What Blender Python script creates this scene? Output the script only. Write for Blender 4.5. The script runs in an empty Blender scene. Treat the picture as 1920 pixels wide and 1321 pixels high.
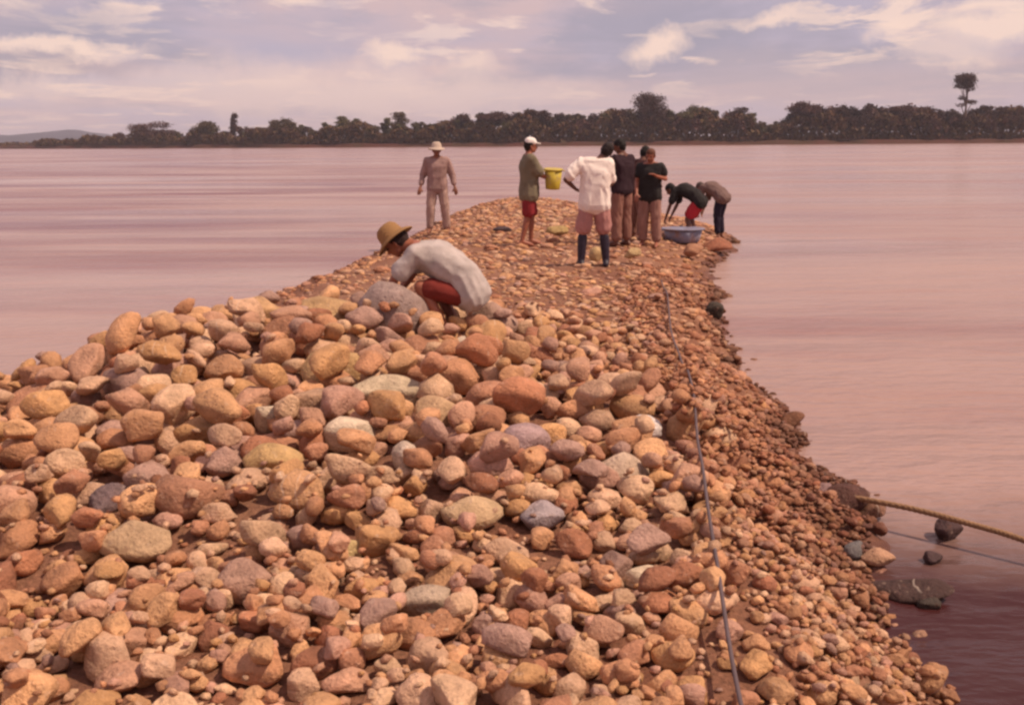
import bpy, bmesh, math, random
import numpy as np
from mathutils import Vector, Matrix, Euler, noise

random.seed(7); rng = np.random.default_rng(7)
SC = bpy.context.scene
COL = SC.collection
R_ = math.radians

# ------------------------------------------------------------------ camera
CAM_H, FPX, HZ, ROLL = 2.2, 1867.0, 266.5, R_(-0.42)
PITCH = math.atan((660.5 - HZ) / FPX)
cF = Vector((0, math.cos(PITCH), -math.sin(PITCH)))
cR0 = Vector((1, 0, 0)); cU0 = cR0.cross(cF)
cR = cR0 * math.cos(ROLL) + cU0 * math.sin(ROLL)
cU = cR.cross(cF)
cam_d = bpy.data.cameras.new('camera'); cam = bpy.data.objects.new('camera', cam_d); COL.objects.link(cam)
cam_d.sensor_width = 36.0; cam_d.lens = 36.0 * FPX / 1920.0
cam_d.clip_start = 0.05; cam_d.clip_end = 14000
M = Matrix((cR, cU, -cF)).transposed().to_4x4(); M.translation = Vector((0, 0, CAM_H)); cam.matrix_world = M
SC.camera = cam

def at(px, py, z=0.0):
    """the place in the world, at height z, seen at pixel (px, py) of the 1920-wide photograph"""
    d = cF + cR * ((px - 960) / FPX) - cU * ((py - 660.5) / FPX)
    t = (z - CAM_H) / d.z
    return Vector((d.x * t, d.y * t, z))

def along(px, dist):
    d = cF + cR * ((px - 960) / FPX) - cU * ((HZ - 660.5) / FPX)
    return d.x / d.y * dist

# ------------------------------------------------------------------ light
SUN_EL, SUN_AZ = R_(56), R_(104)          # azimuth clockwise from +Y
sd = Vector((math.sin(SUN_AZ) * math.cos(SUN_EL), math.cos(SUN_AZ) * math.cos(SUN_EL), math.sin(SUN_EL)))
sl = bpy.data.lights.new('sun', 'SUN'); sl.energy = 4.1; sl.angle = R_(0.9); sl.color = (1.0, 0.80, 0.60)
so = bpy.data.objects.new('sun', sl); COL.objects.link(so)
so.rotation_euler = (-sd).to_track_quat('-Z', 'Y').to_euler(); so.location = sd * 30

W = bpy.data.worlds.new('World'); SC.world = W; W.use_nodes = True
nt = W.node_tree; nt.nodes.clear()
def N(t, typ, **kw):
    n = t.nodes.new(typ)
    for k, v in kw.items():
        if k.startswith('i_'): n.inputs[k[2:].replace('_', ' ')].default_value = v
        else: setattr(n, k, v)
    return n
def L(t, a, b): t.links.new(a, b)
def math_n(t, op, a=None, b=None, clamp=False):
    n = t.nodes.new('ShaderNodeMath'); n.operation = op; n.use_clamp = clamp
    for i, v in enumerate((a, b)):
        if v is None: continue
        if isinstance(v, (int, float)): n.inputs[i].default_value = v
        else: t.links.new(v, n.inputs[i])
    return n.outputs[0]
def mix_c(t, fac, a, b, mode='MIX'):
    n = t.nodes.new('ShaderNodeMix'); n.data_type = 'RGBA'; n.blend_type = mode
    for s, v in ((n.inputs[0], fac), (n.inputs[6], a), (n.inputs[7], b)):
        if isinstance(v, (int, float)): s.default_value = v
        elif isinstance(v, tuple): s.default_value = (*v, 1)
        else: t.links.new(v, s)
    return n.outputs[2]
def ramp(t, src, pts):
    n = t.nodes.new('ShaderNodeValToRGB'); t.links.new(src, n.inputs[0])
    e = n.color_ramp.elements
    while len(e) < len(pts): e.new(0.5)
    for el, (p, c) in zip(e, pts):
        el.position = p; el.color = (c, c, c, 1) if isinstance(c, (int, float)) else (*c, 1)
    return n.outputs[0]

sky = N(nt, 'ShaderNodeTexSky', sky_type='NISHITA', sun_disc=False, sun_elevation=SUN_EL, sun_rotation=SUN_AZ,
        air_density=1.2, dust_density=2.5, ozone_density=1.0)
tc = N(nt, 'ShaderNodeTexCoord'); sep = N(nt, 'ShaderNodeSeparateXYZ'); L(nt, tc.outputs['Generated'], sep.inputs[0])
zc = math_n(nt, 'MAXIMUM', sep.outputs[2], 0.0)
den = math_n(nt, 'ADD', zc, 0.07)
cmb = N(nt, 'ShaderNodeCombineXYZ')
L(nt, math_n(nt, 'DIVIDE', sep.outputs[0], den), cmb.inputs[0]); L(nt, math_n(nt, 'DIVIDE', sep.outputs[1], den), cmb.inputs[1])
def wnoise(scale, detail, rough, off, stretch=(1, 1, 1), dist=0.0):
    mp = N(nt, 'ShaderNodeMapping'); mp.inputs['Location'].default_value = off; mp.inputs['Scale'].default_value = stretch
    L(nt, cmb.outputs[0], mp.inputs[0])
    n = N(nt, 'ShaderNodeTexNoise'); n.inputs['Scale'].default_value = scale; n.inputs['Detail'].default_value = detail
    n.inputs['Roughness'].default_value = rough; n.inputs['Distortion'].default_value = dist; L(nt, mp.outputs[0], n.inputs[0])
    return n.outputs[0]
n1 = wnoise(0.55, 6, 0.55, (3.1, 1.7, 0), (1, 0.8, 1), 0.3)
n2 = wnoise(1.6, 8, 0.6, (8.2, 4.4, 2.0), (1, 0.75, 1), 0.4)
n3 = wnoise(0.9, 7, 0.58, (1.2, 9.7, 5.0), (1, 0.7, 1), 0.2)
CREAM, PINK, LAV, GREY = (10.0, 7.2, 6.0), (6.7, 4.7, 4.75), (5.0, 4.2, 5.2), (3.7, 3.25, 4.1)
gap = ramp(nt, n1, [(0.40, 1.0), (0.60, 0.0)])
base = mix_c(nt, gap, PINK, LAV)
deck = ramp(nt, n3, [(0.47, 0.0), (0.60, 1.0)])
base = mix_c(nt, math_n(nt, 'MULTIPLY', deck, 0.75), base, GREY)
cum = ramp(nt, n2, [(0.54, 0.0), (0.63, 1.0)])
base = mix_c(nt, math_n(nt, 'MULTIPLY', cum, 0.85), base, CREAM)
# bright cumulus heads standing where the photograph has them (directions of the sky)
wv = N(nt, 'ShaderNodeTexNoise'); wv.inputs['Scale'].default_value = 14; wv.inputs['Detail'].default_value = 7; wv.inputs['Roughness'].default_value = 0.6
L(nt, tc.outputs['Generated'], wv.inputs[0])
vm = N(nt, 'ShaderNodeVectorMath', operation='MULTIPLY_ADD'); L(nt, wv.outputs[1], vm.inputs[0])
vm.inputs[1].default_value = (0.075, 0.075, 0.075); L(nt, tc.outputs['Generated'], vm.inputs[2])
def blob(px, py, w, h, amt, colr, base):
    d = (cF + cR * ((px - 960) / FPX) - cU * ((py - 660.5) / FPX)).normalized()
    s = N(nt, 'ShaderNodeVectorMath', operation='SUBTRACT'); L(nt, vm.outputs[0], s.inputs[0]); s.inputs[1].default_value = (d.x + .0375, d.y + .0375, d.z + .0375)
    m = N(nt, 'ShaderNodeVectorMath', operation='MULTIPLY'); L(nt, s.outputs[0], m.inputs[0]); m.inputs[1].default_value = (FPX / w, FPX / w, FPX / h)
    ln = N(nt, 'ShaderNodeVectorMath', operation='LENGTH'); L(nt, m.outputs[0], ln.inputs[0])
    f = ramp(nt, ln.outputs[1], [(0.35, 1.0), (1.0, 0.0)])
    return mix_c(nt, math_n(nt, 'MULTIPLY', f, amt), base, colr)
for px, py, w, h, amt, c_ in ((560, 60, 420, 60, .5, LAV), (60, 40, 260, 50, .5, GREY), (1330, 62, 230, 55, .65, GREY), (1500, 160, 600, 55, .45, (5.0, 3.9, 4.4)),
                              (90, 120, 260, 28, .5, (4.6, 3.5, 3.8)), (640, 150, 420, 60, .6, (8.2, 5.9, 5.5)), (820, 185, 500, 45, .6, (8.2, 5.9, 5.4)),
                              (560, 175, 560, 50, .5, (9.4, 6.8, 5.9)), (1650, 150, 420, 60, .5, (5.2, 4.1, 4.5)), (90, 90, 170, 24, .9, CREAM), (740, 100, 75, 26, .9, CREAM), (880, 118, 70, 26, .6, CREAM), (1225, 85, 65, 34, .95, CREAM),
                              (1445, 50, 75, 20, .8, CREAM), (1665, 62, 60, 30, .8, CREAM), (1770, 100, 100, 32, .55, CREAM), (1860, 38, 110, 44, .9, CREAM),
                              (60, 158, 120, 20, .4, CREAM)):
    base = blob(px, py, w, h, amt, c_, base)
hz = ramp(nt, zc, [(0.0, 1.0), (0.07, 0.0)])
base = mix_c(nt, math_n(nt, 'MULTIPLY', hz, 0.6), base, (7.2, 5.1, 5.0))
final = mix_c(nt, 0.9, sky.outputs[0], base)
bg = N(nt, 'ShaderNodeBackground'); bg.inputs[1].default_value = 0.1
L(nt, final, bg.inputs[0]); wo = N(nt, 'ShaderNodeOutputWorld'); L(nt, bg.outputs[0], wo.inputs[0])

SC.view_settings.view_transform = 'Standard'; SC.view_settings.look = 'None'
SC.view_settings.exposure = 0.10; SC.view_settings.gamma = 1.0; SC.view_settings.use_curve_mapping = False
SC.render.engine = 'CYCLES'
SC.cycles.pixel_filter_type = 'BLACKMAN_HARRIS'; SC.cycles.filter_width = 2.6
SC.cycles.max_bounces = 6; SC.cycles.diffuse_bounces = 3; SC.cycles.glossy_bounces = 3; SC.cycles.volume_bounces = 0
SC.cycles.use_denoising = True

# ------------------------------------------------------------------ helpers
def tag(o, label=None, cat=None, group=None, kind=None):
    if label: o['label'] = label
    if cat: o['category'] = cat
    if group: o['group'] = group
    if kind: o['kind'] = kind
    return o
def obj(name, me, mat=None, parent=None, smooth=True):
    o = bpy.data.objects.new(name, me); COL.objects.link(o)
    if mat is not None and not me.materials: me.materials.append(mat)
    if smooth and len(me.polygons): me.polygons.foreach_set('use_smooth', [True] * len(me.polygons))
    if parent is not None: o.parent = parent
    return o
def empty(name, loc=(0, 0, 0), rz=0.0):
    o = bpy.data.objects.new(name, None); COL.objects.link(o); o.location = loc; o.rotation_euler = (0, 0, rz); o.empty_display_size = .1
    return o
def mesh_np(name, V, F, cols=None):
    """triangles or quads from numpy arrays"""
    me = bpy.data.meshes.new(name); k = F.shape[1]
    me.vertices.add(len(V)); me.vertices.foreach_set('co', np.ascontiguousarray(V, dtype=np.float32).ravel())
    me.loops.add(F.size); me.loops.foreach_set('vertex_index', np.ascontiguousarray(F, dtype=np.int32).ravel())
    me.polygons.add(len(F)); me.polygons.foreach_set('loop_start', np.arange(0, F.size, k, dtype=np.int32))
    me.polygons.foreach_set('loop_total', np.full(len(F), k, dtype=np.int32))
    if cols is not None:
        a = me.color_attributes.new('Col', 'FLOAT_COLOR', 'POINT')
        a.data.foreach_set('color', np.ascontiguousarray(np.c_[cols, np.ones(len(cols))], dtype=np.float32).ravel())
    me.update(); me.validate(); return me

def mat_base(name, rough=0.8, spec=0.3):
    m = bpy.data.materials.new(name); m.use_nodes = True
    b = m.node_tree.nodes['Principled BSDF']; b.inputs['Roughness'].default_value = rough
    b.inputs['Specular IOR Level'].default_value = spec
    return m, m.node_tree, b
def tnoise(t, scale, detail=4, rough=0.55, vec=None, stretch=None, loc=None):
    n = N(t, 'ShaderNodeTexNoise'); n.inputs['Scale'].default_value = scale; n.inputs['Detail'].default_value = detail; n.inputs['Roughness'].default_value = rough
    if vec is not None:
        if stretch or loc:
            mp = N(t, 'ShaderNodeMapping'); mp.inputs['Scale'].default_value = stretch or (1, 1, 1); mp.inputs['Location'].default_value = loc or (0, 0, 0)
            L(t, vec, mp.inputs[0]); vec = mp.outputs[0]
        L(t, vec, n.inputs[0])
    return n.outputs[0]
def bump(t, b, src, strength, dist):
    bn = N(t, 'ShaderNodeBump'); bn.inputs['Strength'].default_value = strength; bn.inputs['Distance'].default_value = dist
    L(t, src, bn.inputs['Height']); L(t, bn.outputs[0], b.inputs['Normal']); return bn

def stone_mat(name, per_object):
    m, t, b = mat_base(name, 0.78, 0.28)
    g = N(t, 'ShaderNodeNewGeometry'); tcn = N(t, 'ShaderNodeTexCoord')
    pos = g.outputs['Position']
    if per_object: c = N(t, 'ShaderNodeObjectInfo').outputs['Color']
    else: c = N(t, 'ShaderNodeVertexColor', layer_name='Col').outputs[0]
    a = tnoise(t, 9, 5, .6, pos)
    k = ramp(t, a, [(0.3, 0.70), (0.7, 1.22)])
    c2 = mix_c(t, 1.0, c, k, 'MULTIPLY')
    fine = tnoise(t, 75, 4, .65, pos)
    c3 = mix_c(t, 1.0, c2, ramp(t, fine, [(0.3, 0.78), (0.72, 1.15)]), 'MULTIPLY')
    blot = tnoise(t, 22, 6, .7, pos, loc=(5, 2, 1))
    c4 = mix_c(t, ramp(t, blot, [(0.56, 0.0), (0.70, 0.42)]), c3, (0.17, 0.07, 0.045))
    lich = tnoise(t, 30, 5, .6, pos, loc=(1, 7, 4))
    c5 = mix_c(t, ramp(t, lich, [(0.60, 0.0), (0.70, 0.35)]), c4, (0.62, 0.43, 0.33))
    oi = N(t, 'ShaderNodeNewGeometry'); wvn = N(t, 'ShaderNodeTexWave'); wvn.inputs['Scale'].default_value = 4.2; wvn.inputs['Distortion'].default_value = 7; wvn.inputs['Detail'].default_value = 3
    L(t, pos, wvn.inputs[0]); gate = ramp(t, tnoise(t, 2.3, 2, .5, pos, loc=(9, 3, 6)), [(.67, 0.0), (.70, .35)])
    c5 = mix_c(t, math_n(t, 'MULTIPLY', ramp(t, wvn.outputs[1], [(.96, 0.0), (.995, 1.0)]), gate), c5, (.70, .56, .46))
    vo = N(t, 'ShaderNodeTexVoronoi'); vo.inputs['Scale'].default_value = 26; L(t, pos, vo.inputs[0])
    L(t, c5, b.inputs['Base Color']); pits = ramp(t, vo.outputs['Distance'], [(0, 0.0), (.35, 1.0)])
    bump(t, b, math_n(t, 'ADD', math_n(t, 'MULTIPLY', a, 1.6), math_n(t, 'ADD', math_n(t, 'MULTIPLY', fine, 0.6), math_n(t, 'MULTIPLY', pits, .35))), 0.9, 0.022)
    return m
M_STONE_O = stone_mat('stone_surface', True)
M_STONE_C = stone_mat('loose_stone_surface', False)

# ------------------------------------------------------------------ the spit: outline and heights
SHORE = np.array([(-6.2, -6), (-5.2, 2), (-4.55, 6), (-4.05, 8.2), (-3.7, 10.0), (-3.45, 12.5), (-3.25, 15), (-2.75, 19), (-2.2, 25), (-1.7, 31),
                  (-1.0, 34.5), (0.6, 35.6), (2.2, 33.5), (3.6, 29), (4.9, 26), (5.2, 23.4), (4.6, 20.6), (3.5, 17.5), (3.1, 15), (2.62, 12.5),
                  (2.32, 10.8), (2.2, 9.2), (2.2, 7.8), (2.1, 6.6), (2.2, 6.0), (1.9, 5.1), (1.72, 4.5), (1.72, 3.8), (1.85, 2.6), (3.4, 0.5), (3.8, -6)])
def shore_dist(x, y):
    """signed distance to the shoreline, positive on land"""
    x = np.asarray(x, float); y = np.asarray(y, float)
    best = np.full(x.shape, 1e9); inside = np.zeros(x.shape, bool)
    n = len(SHORE)
    for i in range(n):
        ax, ay = SHORE[i]; bx, by = SHORE[(i + 1) % n]
        dx, dy = bx - ax, by - ay
        t = np.clip(((x - ax) * dx + (y - ay) * dy) / (dx * dx + dy * dy), 0, 1)
        best = np.minimum(best, np.hypot(x - ax - t * dx, y - ay - t * dy))
        c = ((ay > y) != (by > y)) & (x < (bx - ax) * (y - ay) / (by - ay + 1e-12) + ax)
        inside ^= c
    return np.where(inside, best, -best)
def wob(x, y, s, k=0.0):
    return np.sin(x * s * 1.3 + 1.1 + k) * np.cos(y * s * 0.9 + .6 + k * 2) + 0.5 * np.sin(x * s * 2.9 + y * s * 2.1 + 2.0 + k) + .3 * np.sin(y * s * 5.3 - x * s * 3.7 + k)
def terrain(x, y):
    x = np.asarray(x, float); y = np.asarray(y, float)
    d = shore_dist(x, y) + 0.09 * wob(x, y, 2.6) + 0.04 * wob(x, y, 7, 2)
    top = 0.52 + 0.03 * wob(x, y, 0.9, 1)
    wd = np.where(y > 14, 0.95, 0.55)
    zl = top * (1 - np.exp(-np.maximum(d, 0) / wd))
    wr = np.interp(y, [2, 4.5, 6, 9, 11, 14], [.9, .88, 1.1, .72, .6, .8]); u = np.clip(d / wr, 0, 1.6)
    zr = top * np.where(u < .9, u, .9 + .1 * (1 - np.exp(-(u - .9) / .1)))
    kk = np.clip((x - .2) / .5, 0, 1) * np.clip((14 - y) / 3, 0, 1); zl = zl * (1 - kk) + zr * kk
    z = np.where(d > 0, zl, np.maximum(d * 0.55, -1.3))
    heap = 0.13 * np.exp(-((x + 1.9 - 0.10 * (y - 8)) / 1.3) ** 4 - ((y - 8.2) / 1.6) ** 2)
    heap += 0.10 * np.exp(-((x + 0.3) / 1.3) ** 2 - ((y - 6.2) / 1.8) ** 2)
    heap -= 0.10 * np.exp(-((x + 1.7) / 1.0) ** 2 - ((y - 3.6) / .45) ** 2)
    z = z + heap * np.clip(d / 0.6, 0, 1) + 0.012 * wob(x, y, 3.1, 4)
    return z

def tz(x, y): return float(terrain(np.array([x]), np.array([y]))[0])

# ground sheet: fine around the spit
def grid_mesh(name, xs, ys, zf):
    X, Y = np.meshgrid(xs, ys); Z = zf(X, Y)
    V = np.c_[X.ravel(), Y.ravel(), Z.ravel()]; nx, ny = len(xs), len(ys)
    i = np.arange(nx * ny).reshape(ny, nx)
    F = np.c_[i[:-1, :-1].ravel(), i[:-1, 1:].ravel(), i[1:, 1:].ravel(), i[1:, :-1].ravel()]
    return mesh_np(name, V, F)
m, t, b = mat_base('damp_river_earth', 0.85, 0.25)
g = N(t, 'ShaderNodeNewGeometry'); pos = g.outputs['Position']; sp = N(t, 'ShaderNodeSeparateXYZ'); L(t, pos, sp.inputs[0])
a = tnoise(t, 1.3, 6, .6, pos); f = tnoise(t, 38, 5, .7, pos)
c = mix_c(t, ramp(t, a, [(0.35, 0.0), (0.68, 1.0)]), (0.22, 0.088, 0.052), (0.34, 0.17, 0.105))
c = mix_c(t, 1.0, c, ramp(t, f, [(0.3, 0.6), (0.7, 1.25)]), 'MULTIPLY')
st = tnoise(t, 3.2, 5, .6, pos, (0.6, 2.2, 1), (4, 1, 0))
c = mix_c(t, ramp(t, st, [(0.56, 0.0), (0.72, 0.55)]), c, (0.20, 0.085, 0.06))
wet = ramp(t, math_n(t, 'ADD', sp.outputs[2], math_n(t, 'MULTIPLY', a, 0.12)), [(0.07, 1.0), (0.20, 0.0)])
c = mix_c(t, math_n(t, 'MULTIPLY', wet, 0.8), c, (0.115, 0.042, 0.032))
L(t, c, b.inputs['Base Color'])
rr = N(t, 'ShaderNodeMapRange'); L(t, wet, rr.inputs[0]); rr.inputs[3].default_value = 0.88; rr.inputs[4].default_value = 0.5; L(t, rr.outputs[0], b.inputs['Roughness'])
bump(t, b, math_n(t, 'ADD', math_n(t, 'MULTIPLY', a, 2.0), f), 0.9, 0.03)
M_EARTH = m
gm = grid_mesh('ground', np.arange(-9, 9.01, 0.07), np.arange(-6, 38.01, 0.09), terrain)
GROUND = tag(obj('ground', gm, M_EARTH), kind='structure')

# ------------------------------------------------------------------ water
m, t, b = mat_base('muddy_river_water', 0.2, 0.5)
g = N(t, 'ShaderNodeNewGeometry'); pos = g.outputs['Position']
big = tnoise(t, 0.035, 5, .55, pos, (0.45, 1.6, 1), (13, 4, 0))
mid = tnoise(t, 0.22, 5, .6, pos, (0.35, 1.5, 1), (2, 8, 0))
c = mix_c(t, ramp(t, big, [(0.38, 0.0), (0.64, 1.0)]), (0.33, 0.20, 0.17), (0.40, 0.265, 0.225))
c = mix_c(t, ramp(t, mid, [(0.50, 0.0), (0.66, 0.5)]), c, (0.22, 0.075, 0.065))
sp0 = N(t, 'ShaderNodeSeparateXYZ'); L(t, pos, sp0.inputs[0]); sideL = N(t, 'ShaderNodeMapRange'); L(t, sp0.outputs[0], sideL.inputs[0]); sideL.inputs[1].default_value = 6; sideL.inputs[2].default_value = -3; sideL.inputs[3].default_value = .12; sideL.inputs[4].default_value = 1.0
nearL = N(t, 'ShaderNodeMapRange'); L(t, sp0.outputs[1], nearL.inputs[0]); nearL.inputs[1].default_value = 11; nearL.inputs[2].default_value = 24; nearL.inputs[3].default_value = .15; nearL.inputs[4].default_value = 1.0
strk = ramp(t, tnoise(t, 0.16, 6, .62, pos, (0.28, 1.7, 1), (6, 2, 1)), [(0.46, 0.0), (0.62, 0.85)])
c = mix_c(t, math_n(t, 'MULTIPLY', math_n(t, 'MULTIPLY', strk, nearL.outputs[0]), sideL.outputs[0]), c, (0.15, 0.04, 0.045))
# the still shallow pool behind the point is darker than the silty current
sp = N(t, 'ShaderNodeSeparateXYZ'); L(t, pos, sp.inputs[0])
edge = tnoise(t, 0.9, 4, .6, pos, (1, 1, 1), (3, 3, 0))
ln = math_n(t, 'ADD', math_n(t, 'ADD', sp.outputs[1], math_n(t, 'MULTIPLY', sp.outputs[0], 0.05)), math_n(t, 'MULTIPLY', edge, 1.2))
pool = N(t, 'ShaderNodeMapRange'); pool.clamp = True; L(t, ln, pool.inputs[0])
pool.inputs[1].default_value = 6.9; pool.inputs[2].default_value = 5.2; pool.inputs[3].default_value = 0; pool.inputs[4].default_value = 1
px_ = N(t, 'ShaderNodeMapRange'); L(t, sp.outputs[0], px_.inputs[0]); px_.inputs[1].default_value = 0; px_.inputs[2].default_value = 1
c = mix_c(t, math_n(t, 'MULTIPLY', pool.outputs[0], px_.outputs[0]), c, (0.05, 0.014, 0.014))
L(t, c, b.inputs['Base Color'])
w1 = tnoise(t, 1.1, 4, .55, pos, (0.55, 1.7, 1)); w2 = tnoise(t, 6.5, 3, .5, pos, (0.6, 1.4, 1)); w3 = tnoise(t, 0.16, 3, .5, pos, (0.5, 1.8, 1))
calm = ramp(t, tnoise(t, 0.09, 3, .5, pos, (0.4, 1.4, 1), (7, 1, 3)), [(0.38, 0.4), (0.64, 1.5)])
L(t, ramp(t, calm, [(0.3, .16), (1.0, .27)]), b.inputs['Roughness'])
hsum = math_n(t, 'ADD', math_n(t, 'MULTIPLY', w1, 1.5), math_n(t, 'ADD', math_n(t, 'MULTIPLY', w2, 0.5), math_n(t, 'MULTIPLY', w3, 5.0)))
bump(t, b, math_n(t, 'MULTIPLY', hsum, calm), 0.5, 0.11)
b.inputs['IOR'].default_value = 1.33
ys = np.concatenate([np.arange(-30, 60, 1.5), np.geomspace(60, 9000, 60)]); xs = np.concatenate([-np.geomspace(9000, 60, 40), np.arange(-58, 60, 2.0), np.geomspace(60, 9000, 40)])
tag(obj('river_water', grid_mesh('river_water', xs, ys, lambda X, Y: X * 0.0), m), kind='structure')

# ------------------------------------------------------------------ stones
def ico(sub):
    bm = bmesh.new(); bmesh.ops.create_icosphere(bm, subdivisions=sub, radius=1.0)
    V = np.array([v.co[:] for v in bm.verts]); F = np.array([[v.index for v in f.verts] for f in bm.faces]); bm.free(); return V, F
ICO = {s: ico(s) for s in (1, 2, 3)}
def cobble(sub, seed):
    r = np.random.default_rng(seed); V, F = ICO[sub]; V = V.copy()
    for _ in range(r.integers(7, 12)):
        n = r.normal(size=3); n /= np.linalg.norm(n); h = r.uniform(0.52, 0.86)
        d = V @ n; over = np.maximum(d - h, 0); V -= np.outer(over * 0.90, n)
    ph = r.uniform(0, 6, 6)
    k = 1 + 0.06 * np.sin(V[:, 0] * 3.1 + ph[0]) * np.cos(V[:, 1] * 2.7 + ph[1]) + 0.035 * np.sin(V[:, 2] * 5.3 + V[:, 0] * 4 + ph[2]) + .02 * np.sin(V[:, 1] * 9 + ph[3]) * np.sin(V[:, 2] * 8 + ph[4])
    V = V * k[:, None]
    V = V / np.abs(V).max(0)
    return V
NV = 18
SH3 = [cobble(3, 100 + i) for i in range(NV)]; SH2 = [cobble(2, 100 + i) for i in range(NV)]; SH1 = [cobble(1, 100 + i) for i in range(NV)]
STONE_ME = []
for i in range(NV):
    me = mesh_np('stone', SH3[i], ICO[3][1]); me.materials.append(M_STONE_O); me.polygons.foreach_set('use_smooth', [True] * len(me.polygons)); STONE_ME.append(me)

PAL = np.array([(.50, .29, .17), (.46, .25, .15), (.54, .33, .19), (.42, .22, .145), (.48, .29, .21), (.44, .27, .22), (.38, .20, .13), (.57, .40, .28),
                (.50, .30, .155), (.36, .24, .21), (.30, .14, .085), (.40, .19, .115), (.53, .36, .26), (.33, .155, .10)])
PW = np.array([14, 10, 15, 7, 10, 7, 4, 14, 8, 5, 2, 3, 13, 3], float); PW /= PW.sum()
def stone_col(r, wetk=0.0, red=0.0):
    c = PAL[r.choice(len(PAL), p=PW)] * r.uniform(0.82, 1.15)
    c = c * (1 - red) + np.array((.30, .125, .075)) * r.uniform(.7, 1.3) * red
    c = c * np.array((1.15, 1.0, .88))
    return np.clip(c * (1 - 0.62 * wetk) * np.array((1, 1 - .12 * wetk, 1 - .08 * wetk)), 0.02, 0.75)

HX0, HY0, HS = -6.2, 1.2, 0.022
hxs = np.arange(HX0, 4.2, HS); hys = np.arange(HY0, 15.5, HS)
HXg, HYg = np.meshgrid(hxs, hys); HM = terrain(HXg, HYg); NXh, NYh = len(hxs), len(hys)
def gi(x, y): return min(max(int((y - HY0) / HS), 0), NYh - 1), min(max(int((x - HX0) / HS), 0), NXh - 1)
def foot(x, y, r):
    i0 = int((x - r - HX0) / HS); i1 = int((x + r - HX0) / HS) + 2; j0 = int((y - r - HY0) / HS); j1 = int((y + r - HY0) / HS) + 2
    i0 = max(i0, 0); j0 = max(j0, 0); i1 = min(i1, NXh); j1 = min(j1, NYh)
    if i1 - i0 < 1 or j1 - j0 < 1: return None
    return slice(j0, j1), slice(i0, i1)
BLOCK = []
STONES = []   # dict: pos, scale(3), rot(3x3), variant, colour, r
def settle(x, y, s3, pct=62, embed=0.5, tilt=25, colour=None, fixed=None, rz=None, variant=None, keep=True):
    r = (s3[0] + s3[1]) / 2; ft = foot(x, y, r * .8)
    if ft is None: return None
    zb = np.percentile(HM[ft], pct)
    tl = R_(tilt)
    eul = Euler((random.gauss(0, tl * .6), random.gauss(0, tl * .6), random.uniform(0, 6.28) if rz is None else rz))
    Rm = np.array(eul.to_matrix())
    cz = math.sqrt(sum((Rm[2, k] * s3[k]) ** 2 for k in range(3)))
    z = zb + cz * (1 - embed)
    f2 = foot(x, y, r)
    rho2 = ((HXg[f2] - x) ** 2 + (HYg[f2] - y) ** 2) / (r * r)
    topz = np.where(rho2 < 1, z + cz * 0.92 * np.sqrt(np.maximum(1 - rho2, 0)), -9)
    HM[f2] = np.maximum(HM[f2], topz)
    S = dict(p=(x, y, z), s=s3, R=Rm, v=random.randrange(NV) if variant is None else variant, c=colour, r=r, cz=cz, e=eul)
    if keep: STONES.append(S)
    return S

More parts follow.
